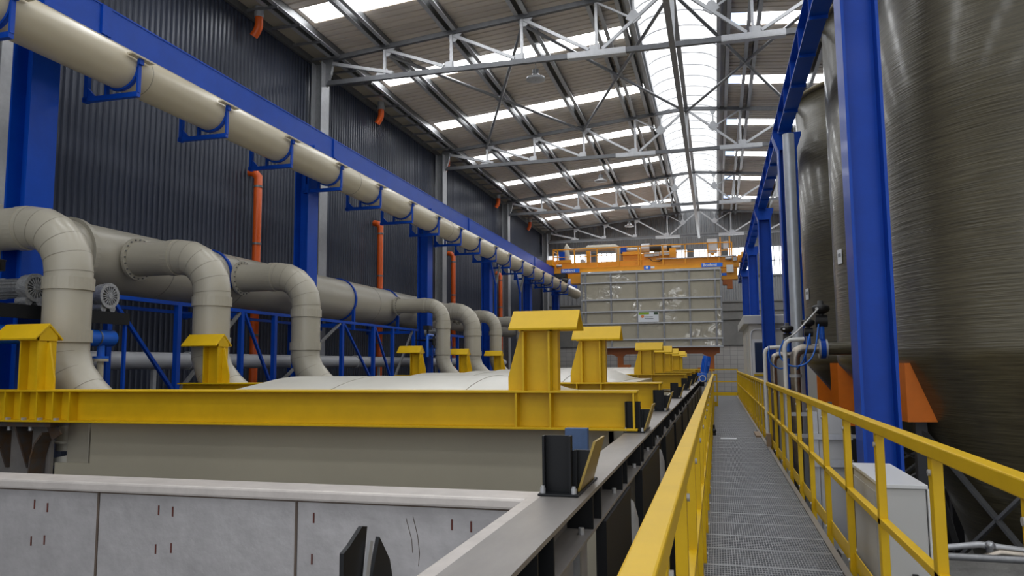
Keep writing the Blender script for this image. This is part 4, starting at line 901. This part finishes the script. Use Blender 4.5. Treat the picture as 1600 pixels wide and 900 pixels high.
B().box(-.30,.23,CY+.1,CY+.35,7.36,8.12).box(.54,.80,CY+.1,CY+.3,7.55,7.95).obj('electrical_cabinet',WHT,cr); B().prism([(-.15,7.36),(.1,7.36),(.03,7.22),(-.07,7.22)],CY+.1,CY+.3,'y').box(.36,.42,CY+.1,CY+.16,7.1,8.18).box(.84,.90,CY+.1,CY+.16,7.1,8.2).obj('cabinet_post',ORC,cr)
def sign(x0,x1,z0,z1,txt):
    s=B().box(x0,x1,CY-.035,CY-.02,z0,z1).obj('sign_plate',SIGNB,cr)
    if txt: text(txt,(z1-z0)*.98,SIGNW,s,((x0+x1)/2-(x1-x0)*.1,CY-.04,(z0+z1)/2-.0),(PI/2,0,0),bold=.004)
    return s
sign(-8.26,-7.22,6.55,6.77,'Bonfanti'); sign(-.62,.47,6.575,6.795,'Bonfanti'); s=sign(-3.66,-3.32,6.57,6.78,'')
B().cyl((-3.5,CY-.04,6.675),(-3.5,CY-.036,6.675),.07,16).box(-3.3,-3.1,CY-.035,CY-.02,6.62,6.73).obj('sign_emblem',SIGNW,s)
B().box(.66,1.02,CY-.12,CY-.04,6.25,6.64).obj('lamp_box',WHT,cr)
B().box(.40,1.22,CY+.1,CY+.8,5.9,6.45).obj('lower_arm',ORC,cr); B().box(-7.75,-7.1,CY+.1,CY+.8,5.95,6.42).obj('lower_arm',ORC,cr)
B().box(.45,.95,CY+.1,CY+.7,5.62,5.9).box(.66,.95,CY+.1,CY+.5,5.4,5.62).obj('lower_bracket',ORD_,cr)
B().box(.40,.66,CY+.07,CY+.1,6.1,6.24).obj('sign_plate',SIGNB,cr)
B().box(-8.6,-8.0,CY-.1,CY+.6,6.3,6.53).cyl((-8.2,CY,6.2),(-7.9,CY,6.1),.14,12).obj('dark_carriage',RUB,cr)
# hanging hood
HY=41.1
hd=T('hanging_hood','huge beige ribbed panel hood wrapped in glossy film hanging under the crane','hood',(-3.35,HY,2.3))
B().box(-7.05,.36,HY+.08,HY+1.6,2.32,6.50).obj('panel',HOOD,hd)
rv=B(); 
for x in (-7.03,-6.81,-5.42,-4.01,-2.63,-1.27,.05,.34): B().box(x-.045,x+.045,HY,HY+.08,2.32,6.42).obj('vertical_rib',GALV,hd)
for z in (2.35,2.77,3.63,4.28,4.93,5.86,6.40): B().box(-7.05,.36,HY-.02,HY+.08,z-.035,z+.035).obj('horizontal_rib',GALVL,hd)
B().box(-3.98,-2.9,HY-.03,HY-.02,3.68,4.20).obj('banner',SIGNW,hd)
B().box(-3.96,-3.4,HY-.035,HY-.03,4.08,4.19).obj('banner_green',GRN,hd); B().box(-3.15,-2.93,HY-.035,HY-.03,4.07,4.19).obj('banner_dark_green',GRND,hd)
B().cyl((-3.75,HY-.04,3.98),(-3.75,HY-.035,3.98),.08,16).obj('banner_emblem',SIGNO,hd)
B().box(-3.62,-3.2,HY-.035,HY-.03,3.93,3.97).box(-3.64,-3.18,HY-.035,HY-.03,3.84,3.88).obj('banner_print_line',SIGNG,hd)
sp=T('lifting_spreader','dark orange spreader frame with feet below the hanging hood','spreader',(-2.8,HY+.6,1.0))
B().box(-5.75,.18,HY+.5,HY+.8,1.98,2.31).obj('crossbar',ORD_,sp)
B().prism([(-.72,1.98),(.02,1.98),(-.12,1.85),(-.12,1.05),(-.5,1.05),(-.5,1.85)],HY+.5,HY+.8,'y').box(-.98,-.5,HY+.5,HY+.8,1.05,1.25).obj('foot',ORD_,sp)
B().prism([(-5.5,1.98),(-4.75,1.98),(-4.9,1.85),(-4.9,1.2),(-5.2,1.2),(-5.2,1.85)],HY+.5,HY+.8,'y').box(-4.9,-4.5,HY+.5,HY+.8,1.2,1.42).obj('foot',ORD_,sp)
# ------------------------------------------------------------------ light
w=bpy.data.worlds.new('world'); S.world=w; w.use_nodes=True; bg=w.node_tree.nodes['Background']; bg.inputs[0].default_value=(.93,.96,1,1); bg.inputs[1].default_value=.9
S.view_settings.view_transform='Standard'; S.view_settings.look='None'; S.view_settings.gamma=1; S.view_settings.exposure=.38; S.view_settings.use_curve_mapping=False
